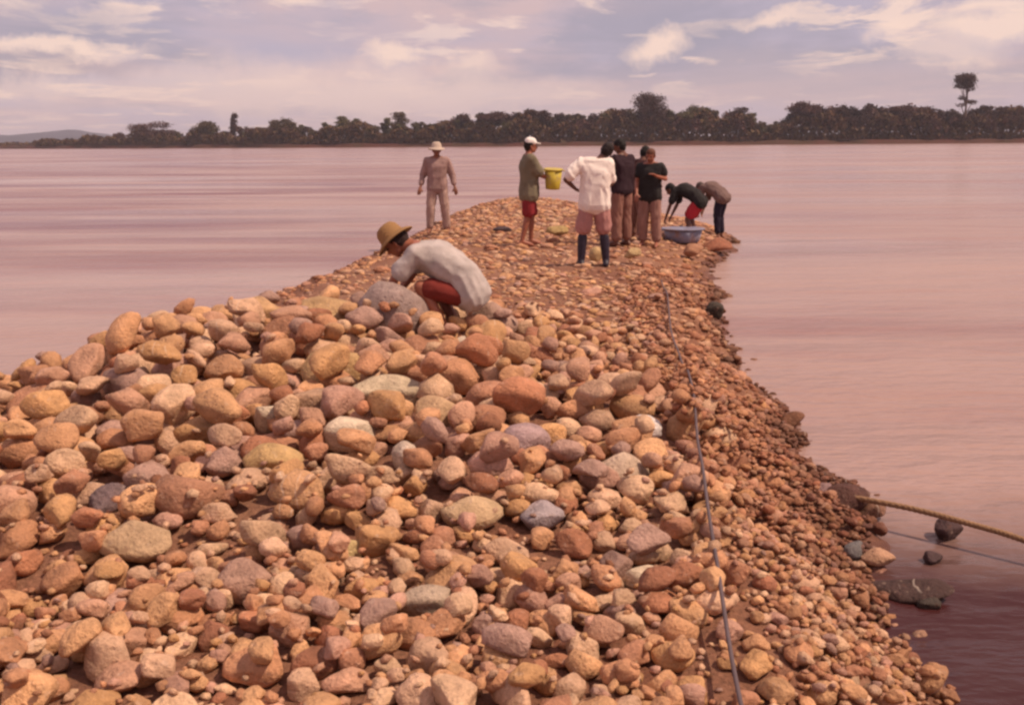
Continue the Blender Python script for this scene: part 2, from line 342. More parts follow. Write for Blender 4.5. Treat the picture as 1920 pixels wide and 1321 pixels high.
# the single stones one can point to: top-level things of their own (pixel, height, half axes, turn, colour, label)
BOULD = [
    (742, 590, .56, (.32, .28, .27), 0.3, (.36, .25, .22), 'big rounded grey boulder in front of the squatting man in the hat'),
    (925, 610, .55, (.28, .23, .20), 1.2, (.40, .24, .18), 'rounded pinkish boulder just right of the squatting man'),
    (600, 592, .62, (.42, .24, .17), 0.1, (.50, .30, .15), 'long flat golden boulder lying left of the big grey boulder'),
    (480, 590, .78, (.20, .16, .17), 0.5, (.54, .31, .16), 'squarish golden boulder topping the crest of the cobble heap'),
    (630, 700, .80, (.25, .19, .16), -.2, (.55, .335, .16), 'blocky yellow ochre boulder in the upper middle of the heap'),
    (735, 735, .72, (.27, .13, .10), 0.2, (.56, .42, .28), 'long pale buff slab lying below the yellow ochre boulder'),
    (800, 650, .66, (.20, .10, .09), -.5, (.54, .33, .17), 'leaning golden stone below the squatting man'),
    (865, 645, .62, (.15, .10, .08), 0.7, (.62, .48, .37), 'pale cream stone below the squatting man, beside a leaning golden one'),
    (660, 815, .66, (.16, .13, .11), 0.3, (.66, .50, .36), 'bright cream stone over a dark hollow in the middle of the heap'),
    (590, 760, .70, (.18, .15, .13), 0.8, (.46, .27, .17), 'rounded tan stone leaning behind the bright cream stone'),
    (500, 785, .74, (.10, .09, .10), 0.3, (.62, .47, .34), 'small cream stone on end between tan cobbles'),
    (825, 780, .66, (.18, .15, .13), 1.2, (.52, .32, .18), 'smooth rounded orange tan stone in the centre of the heap'),
    (760, 860, .58, (.07, .14, .08), 0.1, (.62, .46, .35), 'narrow pale stone standing up in the centre of the heap'),
    (985, 830, .58, (.15, .12, .10), 0.5, (.42, .27, .26), 'smooth mauve grey stone in the middle of the heap'),
    (1200, 800, .56, (.13, .10, .07), -.3, (.80, .68, .62), 'whitest flat stone, by the edge of the gravel slope'),
    (1165, 885, .56, (.14, .12, .09), 0.2, (.60, .42, .30), 'broad pale tan stone near the gravel slope'),
    (515, 870, .72, (.16, .12, .10), -.2, (.56, .34, .15), 'golden loaf shaped stone in the left of the heap'),
    (200, 940, .62, (.06, .13, .08), -.6, (.20, .13, .13), 'dark grey slanting stone, darkest in the left of the heap'),
    (350, 930, .66, (.17, .15, .11), 0.4, (.36, .17, .10), 'large rust red flat stone in the left of the heap'),
    (258, 1030, .62, (.155, .115, .10), 0.0, (.50, .32, .19), 'large loaf shaped tan stone above a dark hollow at left'),
    (885, 965, .58, (.14, .10, .08), 0.1, (.58, .38, .22), 'broad buff stone with a dark hollow under it, centre foreground'),
    (1015, 970, .56, (.10, .09, .07), 0.2, (.40, .31, .31), 'rounded bluish grey stone in the centre foreground'),
    (645, 1035, .60, (.085, .065, .06), 0.0, (.60, .42, .20), 'oval golden stone over a dark gap in the foreground'),
    (460, 1095, .60, (.11, .10, .09), 0.4, (.44, .25, .18), 'big blocky pinkish brown stone in the left foreground'),
    (800, 1130, .56, (.12, .075, .055), 0.2, (.46, .33, .24), 'wide flat greyish buff stone in the centre foreground'),
    (1200, 1080, .55, (.075, .055, .05), 0.0, (.66, .49, .34), 'small bright cream block beside the gravel slope'),
    (683, 888, .64, (.14, .08, .05), 0.0, (.56, .37, .24), 'thin flat buff slab over a dark crack in the middle of the heap'),
]
for i, (px, py, z, s3, rz, c_, lab) in enumerate(BOULD):
    p = at(px, py, z)
    for _ in range(5):
        hh = HM[gi(p.x, p.y)]; p = at(px, py, hh + s3[2] * .7)
    S = settle(p.x, p.y, s3, pct=50, embed=0.25, tilt=7, colour=np.array(c_), rz=rz, variant=i % NV, keep=False)
    BLOCK.append((S['p'][0], S['p'][1], (s3[0] + s3[1]) / 2))
    o = obj('boulder' if max(s3) > .19 else 'cobble', STONE_ME[S['v']]); o.location = S['p']; o.scale = S['s']; o.rotation_euler = S['e']; o.color = (*c_, 1)
    tag(o, lab, 'boulder' if max(s3) > .19 else 'stone', 'large single stones of the spit')

# dart throwing with a size field
def edge_x(y): return 0.84 + 0.125 * (y - 4.5)
def heapness(x, y):
    """1 in the heap of big cobbles, 0 on the path and the gravel slope"""
    e = edge_x(y) + 0.03 * wob(y, x, 2.0)
    a_ = 1 / (1 + math.exp((x - e) / 0.12)); b_ = 1 / (1 + math.exp((y - 8.9 + .45 * (x < -1.2)) / 0.25)); c_ = 1 / (1 + math.exp((3.25 - y) / 0.2))
    return a_ * b_ * (0.25 + 0.75 * c_)
PTS = []
cell = {}
def free(x, y, r, k):
    gx, gy = int(x / 0.3), int(y / 0.3)
    for ix in (-1, 0, 1):
        for iy in (-1, 0, 1):
            for (a_, b_, q) in cell.get((gx + ix, gy + iy), ()):
                if (a_ - x) ** 2 + (b_ - y) ** 2 < (k * (r + q)) ** 2: return False
    cell.setdefault((gx, gy), []).append((x, y, r)); return True
def rand_xy(x0, x1, y0, y1): return random.uniform(x0, x1), random.uniform(y0, y1)
def wetness(x, y, z): return max(0.0, min(1.0, (0.25 - z + random.uniform(-.04, .04)) / 0.16))
def throw(n, x0, x1, y0, y1, rf, cond, k=0.8, pct=60, embed=.35, tilt=28, flat=(.62, .85), red=0.0, cand=1):
    for _ in range(n):
        x, y = rand_xy(x0, x1, y0, y1)
        if cand > 1:
            best = None
            for _c in range(cand):
                xx, yy = x + random.uniform(-.12, .12), y + random.uniform(-.12, .12)
                ft = foot(xx, yy, .03)
                if ft is None: continue
                zz = HM[ft].mean() - tz_fast(xx, yy)
                if best is None or zz < best[0]: best = (zz, xx, yy)
            if best is None: continue
            _, x, y = best
        if not cond(x, y): continue
        r = rf(x, y)
        if any((bx_ - x) ** 2 + (by_ - y) ** 2 < (br * .72 + r * .7) ** 2 for bx_, by_, br in BLOCK): continue
        if k and not free(x, y, r, k): continue
        s3 = (r * random.uniform(1.0, 1.35), r * random.uniform(.78, 1.0), r * random.uniform(*flat))
        S = settle(x, y, s3, pct, embed, tilt)
        if S:
            nk_ = min(1, max(0, (y - 4.2) / 1.2)); S['c'] = stone_col(rng, wetness(x, y, S['p'][2]) * (.45 + .55 * nk_), red * (.35 + .65 * nk_))
TG = terrain(HXg, HYg); SDg = shore_dist(HXg, HYg)
def tz_fast(x, y): return TG[gi(x, y)]
def sdf(x, y): return SDg[gi(x, y)]
def rbig(x, y):
    if sdf(x, y) < .7 and x < 0: return .05 + .06 * random.random() ** 1.5
    q = random.random() ** 1.15
    if y < 4.2: lo, hi = .052, .10
    elif y < 5.2: lo, hi = .065, .135
    else: lo, hi = .08, .17
    if y > 6: k_ = min(1, max(0, (x - .0) / .9)) * min(1, (y - 6) / 1.5); lo, hi = lo * (1 - .55 * k_), hi * (1 - .6 * k_)
    if x > 0.1: hi = lo + (hi - lo) * 0.7
    return (lo + (hi - lo) * q) * .97
heapc = lambda x, y: random.random() < heapness(x, y) and sdf(x, y) > 0.05
throw(6500, -5.3, 1.3, 2.2, 10.6, rbig, heapc, k=0.84, pct=50, embed=.2, tilt=24)
cell.clear()
throw(1500, -5.2, 1.1, 3.2, 10.2, lambda x, y: rbig(x, y) * .92, lambda x, y: heapc(x, y) and (y > 4 or random.random() < .5), k=0.95, pct=66, embed=.22, tilt=30)
cell.clear()
throw(600, -5.2, 1.25, 2.2, 10.3, lambda x, y: random.uniform(.026, .058), heapc, k=0.75, pct=45, embed=.25, tilt=35, cand=3)
# foreground apron: smaller, flatter, closely set
cell.clear()
throw(4200, -3.4, 2.5, 1.8, 4.4, lambda x, y: .036 + .042 * random.random() ** 1.3, lambda x, y: sdf(x, y) > .02 and (y < 3.6 or x > .85) and (x < 0.8 or y < 3.1), k=0.82, pct=50, embed=.38, tilt=20)
# small flat stones along the right of the heap and on the path behind it
cell.clear()
throw(2600, -1.5, 2.4, 6.0, 12.5, lambda x, y: (.022 + .04 * random.random() ** 2) * (1 if y < 9 else 1.1), lambda x, y: heapness(x, y) < .6 and sdf(x, y) > .35 and x < edge_x(y) and random.random() < (0.9 if y < 8.5 else .5), k=0.9, pct=50, embed=.5, tilt=12, flat=(.3, .55))
# slope of coarse gravel
cell.clear()
throw(9000, .75, 3.3, 2.4, 15, lambda x, y: .015 + .024 * random.random() ** 2.2, lambda x, y: sdf(x, y) > -.12 and sdf(x, y) < 1.15 and (x > 1.0 or y > 3.4) and heapness(x, y) < .75, k=0.8, pct=50, embed=.35, tilt=30, red=.65)
cell.clear()
throw(420, .8, 3.2, 2.6, 15, lambda x, y: .03 + .04 * random.random() ** 1.5, lambda x, y: sdf(x, y) > -.15 and sdf(x, y) < 1.2 and heapness(x, y) < .75, k=1.0, pct=60, embed=.35, tilt=22, red=.35)
cell.clear()
throw(9000, .95, 2.6, 2.3, 7.5, lambda x, y: .012 + .026 * random.random() ** 1.6, lambda x, y: -.05 < sdf(x, y) < 1.15 and heapness(x, y) < .75, k=.62, pct=40, embed=.3, tilt=30, red=.6)
cell.clear()
throw(2600, -3.2, 2.2, 2.1, 4.6, lambda x, y: .011 + .018 * random.random() ** 1.6, lambda x, y: sdf(x, y) > .02, k=.62, pct=35, embed=.3, tilt=30, red=.15, cand=2)
# stones lying in the shallows
cell.clear()
throw(1300, -6, 3.4, 2.2, 15, lambda x, y: .025 + .06 * random.random() ** 1.5, lambda x, y: -.24 < sdf(x, y) < .1, k=1.0, pct=60, embed=.3, tilt=22, red=.3)

# rank by how large each shows, keep the first 300 of each owner as parts
def project(p):
    v = Vector(p) - Vector((0, 0, CAM_H)); zc_ = v.dot(cF)
    if zc_ < .3: return None
    return 960 + FPX * v.dot(cR) / zc_, 660.5 - FPX * v.dot(cU) / zc_, zc_
HEAP = empty('cobble_heap', (-2.0, 7.0, 0.5))
tag(HEAP, 'heap of sand coloured river cobbles covering the near left half of the spit', 'cobble heap')
for S in STONES:
    q = project(S['p']); x, y, z = S['p']
    S['own'] = 'heap' if heapness(x, y) > .4 and y > 3.3 else 'ground'
    if q is None: S['sc'] = 0; continue
    vis = -20 < q[0] < 1940 and 200 < q[1] < 1340
    bur = max(0, HM[gi(x, y)] - (z + S['cz'])) / S['cz']
    S['sc'] = (S['r'] / q[2] * max(0, 1 - bur * 1.2)) if vis else 0
def add_stuff(lst, name, parent, label=None):
    Vs, Fs, Cs, off = [], [], [], 0
    for S in lst:
        sh, sub = (SH2, 2) if S['r'] > .034 and S['sc'] > 0 else (SH1, 1)
        V = (sh[S['v']] * np.array(S['s'])) @ S['R'].T + np.array(S['p'])
        Vs.append(V); Fs.append(ICO[sub][1] + off); Cs.append(np.repeat(S['c'][None], len(V), 0)); off += len(V)
    me = mesh_np(name, np.concatenate(Vs), np.concatenate(Fs), np.concatenate(Cs))
    o = obj(name, me, M_STONE_C); o['kind'] = 'stuff'
    if parent is not None:
        o.parent = parent; o.matrix_parent_inverse = Matrix.Translation(-parent.location)
    return o
for own, par in (('heap', HEAP), ('ground', GROUND)):
    lst = sorted([S for S in STONES if S['own'] == own], key=lambda s: -s['sc'])
    for S in lst[:300]:
        o = obj('stone', STONE_ME[S['v']], smooth=False); o.parent = par
        o.location = Vector(S['p']) - par.location; o.scale = S['s']; o.rotation_euler = S['e']; o.color = (*S['c'], 1)
    add_stuff(lst[300:], 'smaller_stones', par)
print('stones', len(STONES), [len([1 for S in STONES if S['own'] == k]) for k in ('heap', 'ground')])

# pebbles of the path and of the far end of the spit: nobody could count them
Vs, Fs, Cs, off = [], [], [], 0
px = rng.uniform(-5, 5.2, 16000); d_ = 6.5 + 29 * rng.uniform(0, 1, 16000) ** 1.5; sdv = shore_dist(px, d_); zz = terrain(px, d_)
for x, y, s_, z in zip(px, d_, sdv, zz):
    if s_ < -.1 or (y < 9.6 and heapness(x, y) > .4): continue
    far = min(1, (y - 6) / 14)
    r = (.010 + .012 * rng.random() + .030 * rng.random() ** 6) * (1 + 1.3 * far)
    if s_ < .7 and x > 0: r *= 1.25
    s3 = np.array((r * rng.uniform(1, 1.4), r * rng.uniform(.8, 1), r * rng.uniform(.4, .7)))
    th = rng.uniform(0, 6.28); c_, s__ = math.cos(th), math.sin(th); Rm = np.array(((c_, -s__, 0), (s__, c_, 0), (0, 0, 1)))
    V = (SH1[rng.integers(NV)] * s3) @ Rm.T + np.array((x, y, z + s3[2] * .25))
    Vs.append(V); Fs.append(ICO[1][1] + off); off += len(V)
    Cs.append(np.repeat(stone_col(rng, max(0, min(1, (.15 - z) / .1)), .35 if s_ < .9 else .1)[None], len(V), 0))
o = obj('pebbles', mesh_np('pebbles', np.concatenate(Vs), np.concatenate(Fs), np.concatenate(Cs)), M_STONE_C, GROUND); o['kind'] = 'stuff'
# scattered bigger stones at the far end, round the people
for k in range(150):
    x, y = random.uniform(-1.8, 5), random.uniform(10.5, 26)
    if shore_dist(np.array([x]), np.array([y]))[0] < .15: continue
    r = .05 + .09 * random.random() ** 2.5
    o = obj('scattered_stone', STONE_ME[k % NV], smooth=False, parent=GROUND); s3 = (r * 1.2, r * .9, r * .55)
    o.location = (x, y, tz(x, y) + r * .15); o.scale = s3; o.rotation_euler = (random.gauss(0, .15), random.gauss(0, .15), random.uniform(0, 6)); o.color = (*stone_col(rng, 0, .2), 1)

def lone(px, py, z, s3, rz, c_, name, lab, cat, grp=None, v=3, sink=0.2, tilt=0.1):
    p = at(px, py, z); o = obj(name, STONE_ME[v], smooth=False); o.location = (p.x, p.y, z + s3[2] * (1 - 2 * sink)); o.scale = s3
    o.rotation_euler = (tilt, -tilt, rz); o.color = (*c_, 1); tag(o, lab, cat, grp); return o
lone(1775, 1008, 0, (.085, .075, .075), .3, (.07, .035, .035), 'rock', 'dark wet rock rising from the water just below the rope', 'rock', 'dark rocks in the shallow water')
lone(1747, 1052, 0, (.06, .045, .035), .8, (.075, .04, .04), 'rock', 'small dark rock in the water beside the larger wet one', 'rock', 'dark rocks in the shallow water', 5)
lone(1690, 1112, 0, (.24, .12, .045), -.35, (.07, .035, .03), 'rock', 'low dark slab just breaking the water near the gravel edge', 'rock', 'dark rocks in the shallow water', 7)
lone(1745, 1135, 0, (.07, .05, .03), .2, (.065, .045, .035), 'rock', 'small dark rock at the outer end of the low slab', 'rock', 'dark rocks in the shallow water', 9)
lone(1575, 950, 0.05, (.17, .12, .09), -.3, (.10, .04, .03), 'rock', 'dark red rock at the water edge where the rope is tied', 'rock', None, 2)
lone(1545, 935, 0.08, (.10, .08, .06), .5, (.26, .15, .14), 'rock', 'greyish rock beside the dark red rock of the rope', 'rock', None, 12)
lone(1602, 1040, 0.05, (.07, .055, .05), .5, (.20, .175, .17), 'rock', 'small grey rock at the foot of the gravel slope', 'rock', None, 4)
lone(1648, 1052, 0.04, (.10, .055, .045), .1, (.48, .26, .16), 'rock', 'flat orange rock beside the small grey one at the water edge', 'rock', None, 11)
lone(1340, 594, 0.05, (.13, .11, .12), .4, (.055, .04, .03), 'rock', 'black rock at the water edge halfway along the right shore', 'rock', None, 6)
lone(943, 434, 0.50, (.20, .12, .07), .1, (.06, .035, .04), 'rock', 'flat dark rock on the bare path left of the person in the cap', 'rock', None, 8)
lone(1118, 487, 0.50, (.12, .11, .12), .4, (.48, .31, .15), 'rock', 'yellowish rock between the boots of the person in white', 'rock', None, 13)
lone(1185, 480, 0.50, (.14, .10, .08), .1, (.48, .32, .16), 'rock', 'pale yellow rock right of the boots of the person in white', 'rock', None, 14)
lone(1345, 470, 0.12, (.30, .2, .16), .3, (.34, .13, .075), 'rock', 'large rust orange rock on the shore below the bent worker in dark trousers', 'rock', None, 15)
lone(1300, 478, 0.25, (.22, .16, .13), .9, (.40, .19, .11), 'rock', 'orange brown rock left of the large rust orange rock', 'rock', None, 16)

# ------------------------------------------------------------------ rope
def tube(pts, r, seg=8):
    bm = bmesh.new(); rings = []
    P = [Vector(p) for p in pts]
    for i, p in enumerate(P):
        d = (P[min(i + 1, len(P) - 1)] - P[max(i - 1, 0)]).normalized(); a_ = d.cross(Vector((0, 0, 1)))
        a_ = (Vector((1, 0, 0)) if a_.length < 1e-3 else a_.normalized()); b_ = d.cross(a_); rr = r[i] if isinstance(r, (list, tuple)) else r
        rings.append([bm.verts.new(p + (a_ * math.cos(k * 2 * math.pi / seg) + b_ * math.sin(k * 2 * math.pi / seg)) * rr) for k in range(seg)])
    for i in range(len(P) - 1):
        for k in range(seg): bm.faces.new((rings[i][k], rings[i][(k + 1) % seg], rings[i + 1][(k + 1) % seg], rings[i + 1][k]))
    bm.faces.new(rings[0][::-1]); bm.faces.new(rings[-1]); bm.normal_update()
    me = bpy.data.meshes.new('tube'); bm.to_mesh(me); bm.free(); return me
def plain(name, colr, rough=.8, var=.25, scale=20, bmp=.4, bdist=.01, spec=.3):
    m, t, b = mat_base(name, rough, spec)
    tcn = N(t, 'ShaderNodeTexCoord'); a = tnoise(t, scale, 5, .6, tcn.outputs['Object'])
    c = mix_c(t, 1.0, colr, ramp(t, a, [(0.3, 1 - var), (0.7, 1 + var)]), 'MULTIPLY')
    if 'plastic' in name: c = mix_c(t, ramp(t, tnoise(t, 6, 6, .7, tcn.outputs['Object'], loc=(2, 5, 1)), [(.48, 0.0), (.66, .75)]), c, (.30, .17, .11))
    L(t, c, b.inputs['Base Color'])
    bump(t, b, a, bmp, bdist); return m
a0, a1, a2, a3 = at(1560, 925, .13), at(1700, 951, .15), at(1820, 982, .14), at(1925, 1014, .12)
ctrl = [a0, a1, a2, a3, a3 + (a3 - a2) * 1.5 + Vector((0, 0, -.05)), a3 + (a3 - a2) * 4 + Vector((0, 0, -.3))]
pts = []
for i in range(len(ctrl) - 1):
    p0, p1, p2, p3 = ctrl[max(i - 1, 0)], ctrl[i], ctrl[i + 1], ctrl[min(i + 2, len(ctrl) - 1)]
    for k in range(12):
        u = k / 12; pts.append(0.5 * ((2 * p1) + (p2 - p0) * u + (2 * p0 - 5 * p1 + 4 * p2 - p3) * u * u + (3 * p1 - p0 - 3 * p2 + p3) * u ** 3))
ro = empty('rope', a0); tag(ro, 'taut brown rope running from the shore rocks out over the water', 'rope')
for k in range(3):   # three twisted strands
    tw = []
    for i, p in enumerate(pts):
        for h_ in range(2):
            q = p if h_ == 0 else (p + pts[min(i + 1, len(pts) - 1)]) / 2
            ang = (i * 2 + h_) * 1.1 + k * 2.094
            tw.append(q - a0 + Vector((0, math.cos(ang), math.sin(ang))) * .006)
    obj('strand', tube(tw, .0125, 6), plain('rope_fibre', (.27, .15, .08), .9, .3, 60), ro)

cp = []
for k in range(96):
    y = 2.5 + k * .105; x = edge_x(y) + .06 + .015 * math.sin(y * 1.3)
    gg = foot(x, y, .05); zt = float(np.percentile(HM[gg], 95)) + .012; cp.append([x, y, zt])
for _ in range(14): cp = [cp[0]] + [[cp[i][0], cp[i][1], (cp[i - 1][2] + cp[i][2] * 2 + cp[i + 1][2]) / 4 + .001] for i in range(1, len(cp) - 1)] + [cp[-1]]
tag(obj('cable', tube(cp, .0075, 8), plain('cable_grey', (.11, .075, .08), .6, .2, 12)), 'thin dark grey cable lying along the edge where the cobbles meet the red gravel slope', 'cable')
# ------------------------------------------------------------------ people
def hull_blob(bm, balls):
    """closed convex piece around ellipsoids: (centre, (rx, ry, rz) or r)"""
    vs = []
    V, _ = ICO[2]
    for c_, r in balls:
        r = (r, r, r) if isinstance(r, (int, float)) else r
        for v in V: vs.append(bm.verts.new((c_[0] + v[0] * r[0], c_[1] + v[1] * r[1], c_[2] + v[2] * r[2])))
    res = bmesh.ops.convex_hull(bm, input=vs)
    dele = [g_ for g_ in res['geom_interior'] if isinstance(g_, bmesh.types.BMVert)]
    bmesh.ops.delete(bm, geom=dele, context='VERTS')
def solid(pieces, voxel, smooth=6, dec=0.5, fold=0.0, foldscale=9.0):
    bm = bmesh.new()
    for p in pieces: hull_blob(bm, p)
    me = bpy.data.meshes.new('tmp'); bm.to_mesh(me); bm.free()
    o = bpy.data.objects.new('tmp', me); COL.objects.link(o)
    r = o.modifiers.new('r', 'REMESH'); r.mode = 'VOXEL'; r.voxel_size = voxel
    s = o.modifiers.new('s', 'SMOOTH'); s.iterations = smooth; s.factor = .5
    if dec < 1: d = o.modifiers.new('d', 'DECIMATE'); d.ratio = dec
    dg = bpy.context.evaluated_depsgraph_get(); dg.update()
    out = bpy.data.meshes.new_from_object(o.evaluated_get(dg)); bpy.data.objects.remove(o); bpy.data.meshes.remove(me)
    if fold:
        nrm = [v.normal.copy() for v in out.vertices]
        for v, n in zip(out.vertices, nrm):
            q = v.co * foldscale; k = .55 * noise.noise(Vector((q.x, q.y, q.z * .5))) + .75 * (.35 - abs(noise.noise(Vector((q.x * 1.3 + q.z * .6, q.y * 1.3 - q.z * .4, q.z * .45 + 3))))) * 1.6 + .18 * noise.noise(q * 3.1)
            v.co += n * (fold * k)
    out.materials.clear(); return out

def V3(*a): return Vector(a)
def hand(pcs, w, d, side, curl=0.5, s=1.0):
    """palm, four unequal fingers and a thumb; w wrist, d direction of the hand"""
    d = d.normalized(); up = Vector((0, 0, 1)) if abs(d.z) < .8 else Vector((0, 1, 0))
    lat = d.cross(up).normalized(); nrm = lat.cross(d).normalized()
    palm = w + d * .085 * s
    pcs.append([(w, .024 * s), (w + d * .03 * s + lat * .022 * s, .014 * s), (w + d * .03 * s - lat * .022 * s, .014 * s), (palm + lat * .030 * s, .013 * s), (palm - lat * .030 * s, .013 * s)])
    for i, ln_ in enumerate((.066, .076, .071, .056)):
        b0 = palm + lat * (.030 - .020 * i) * s; d1 = (d + nrm * -curl * .5).normalized(); d2 = (d + nrm * -curl * 1.6).normalized()
        k1 = b0 + d1 * ln_ * .55 * s; k2 = k1 + d2 * ln_ * .5 * s
        pcs.append([(b0, .0095 * s), (k1, .0088 * s)]); pcs.append([(k1, .0088 * s), (k2, .0075 * s)])
    t0 = w + d * .03 * s + lat * .02 * side * s; t1 = t0 + (d * .6 + lat * side * .8).normalized() * .045 * s; t2 = t1 + (d * .9 + lat * side * .2 - nrm * curl * .4).normalized() * .032 * s
    pcs.append([(t0, .014 * s), (t1, .011 * s)]); pcs.append([(t1, .011 * s), (t2, .009 * s)])

FAB = {}
def fabric(name, c_, var=.16):
    if name not in FAB:
        m, t, b = mat_base(name, .92, .15)
        tcn = N(t, 'ShaderNodeTexCoord'); a = tnoise(t, 7, 5, .6, tcn.outputs['Object']); f = tnoise(t, 160, 2, .5, tcn.outputs['Object'])
        c = mix_c(t, 1.0, c_, ramp(t, a, [(0.3, 1 - var), (0.7, 1 + var)]), 'MULTIPLY')
        c = mix_c(t, ramp(t, tnoise(t, 4, 6, .7, tcn.outputs['Object'], loc=(3, 3, 3)), [(.55, 0.0), (.75, .35)]), c, (c_[0] * .5, c_[1] * .42, c_[2] * .38))
        L(t, c, b.inputs['Base Color']); bump(t, b, math_n(t, 'ADD', a, math_n(t, 'MULTIPLY', f, .15)), .6, .02); FAB[name] = m
    return FAB[name]
def skin_mat(name, c_):
    if name not in FAB:
        m, t, b = mat_base(name, .5, .4); tcn = N(t, 'ShaderNodeTexCoord'); a = tnoise(t, 14, 4, .6, tcn.outputs['Object'])
        L(t, mix_c(t, 1.0, c_, ramp(t, a, [(0.3, .85), (0.7, 1.15)]), 'MULTIPLY'), b.inputs['Base Color']); bump(t, b, tnoise(t, 90, 3, .5, tcn.outputs['Object']), .2, .003)
        FAB[name] = m
    return FAB[name]
SKIN = skin_mat('skin_brown', (.23, .088, .052)); SKIN_D = skin_mat('skin_dark_brown', (.13, .05, .032)); SKIN_R = skin_mat('skin_reddish', (.30, .10, .058))

STAND = dict(pel=(0, 0, .96), waist=(0, 0, 1.08), chest=(0, .0, 1.30), neck=(0, -.005, 1.47), head=(0, .02, 1.60),
             shL=(-.185, 0, 1.41), shR=(.185, 0, 1.41), elL=(-.25, -.02, 1.13), elR=(.25, -.02, 1.13), wrL=(-.27, .04, .88), wrR=(.27, .04, .88),
             hiL=(-.09, 0, .92), hiR=(.09, 0, .92), knL=(-.11, .02, .50), knR=(.11, .02, .50), anL=(-.13, -.01, .085), anR=(.13, -.01, .085),
             toL=(-.15, .15, .03), toR=(.15, .15, .03), hf=(0, 1, 0))
def pose(**kw): d = dict(STAND); d.update(kw); return {k: Vector(v) for k, v in d.items()}

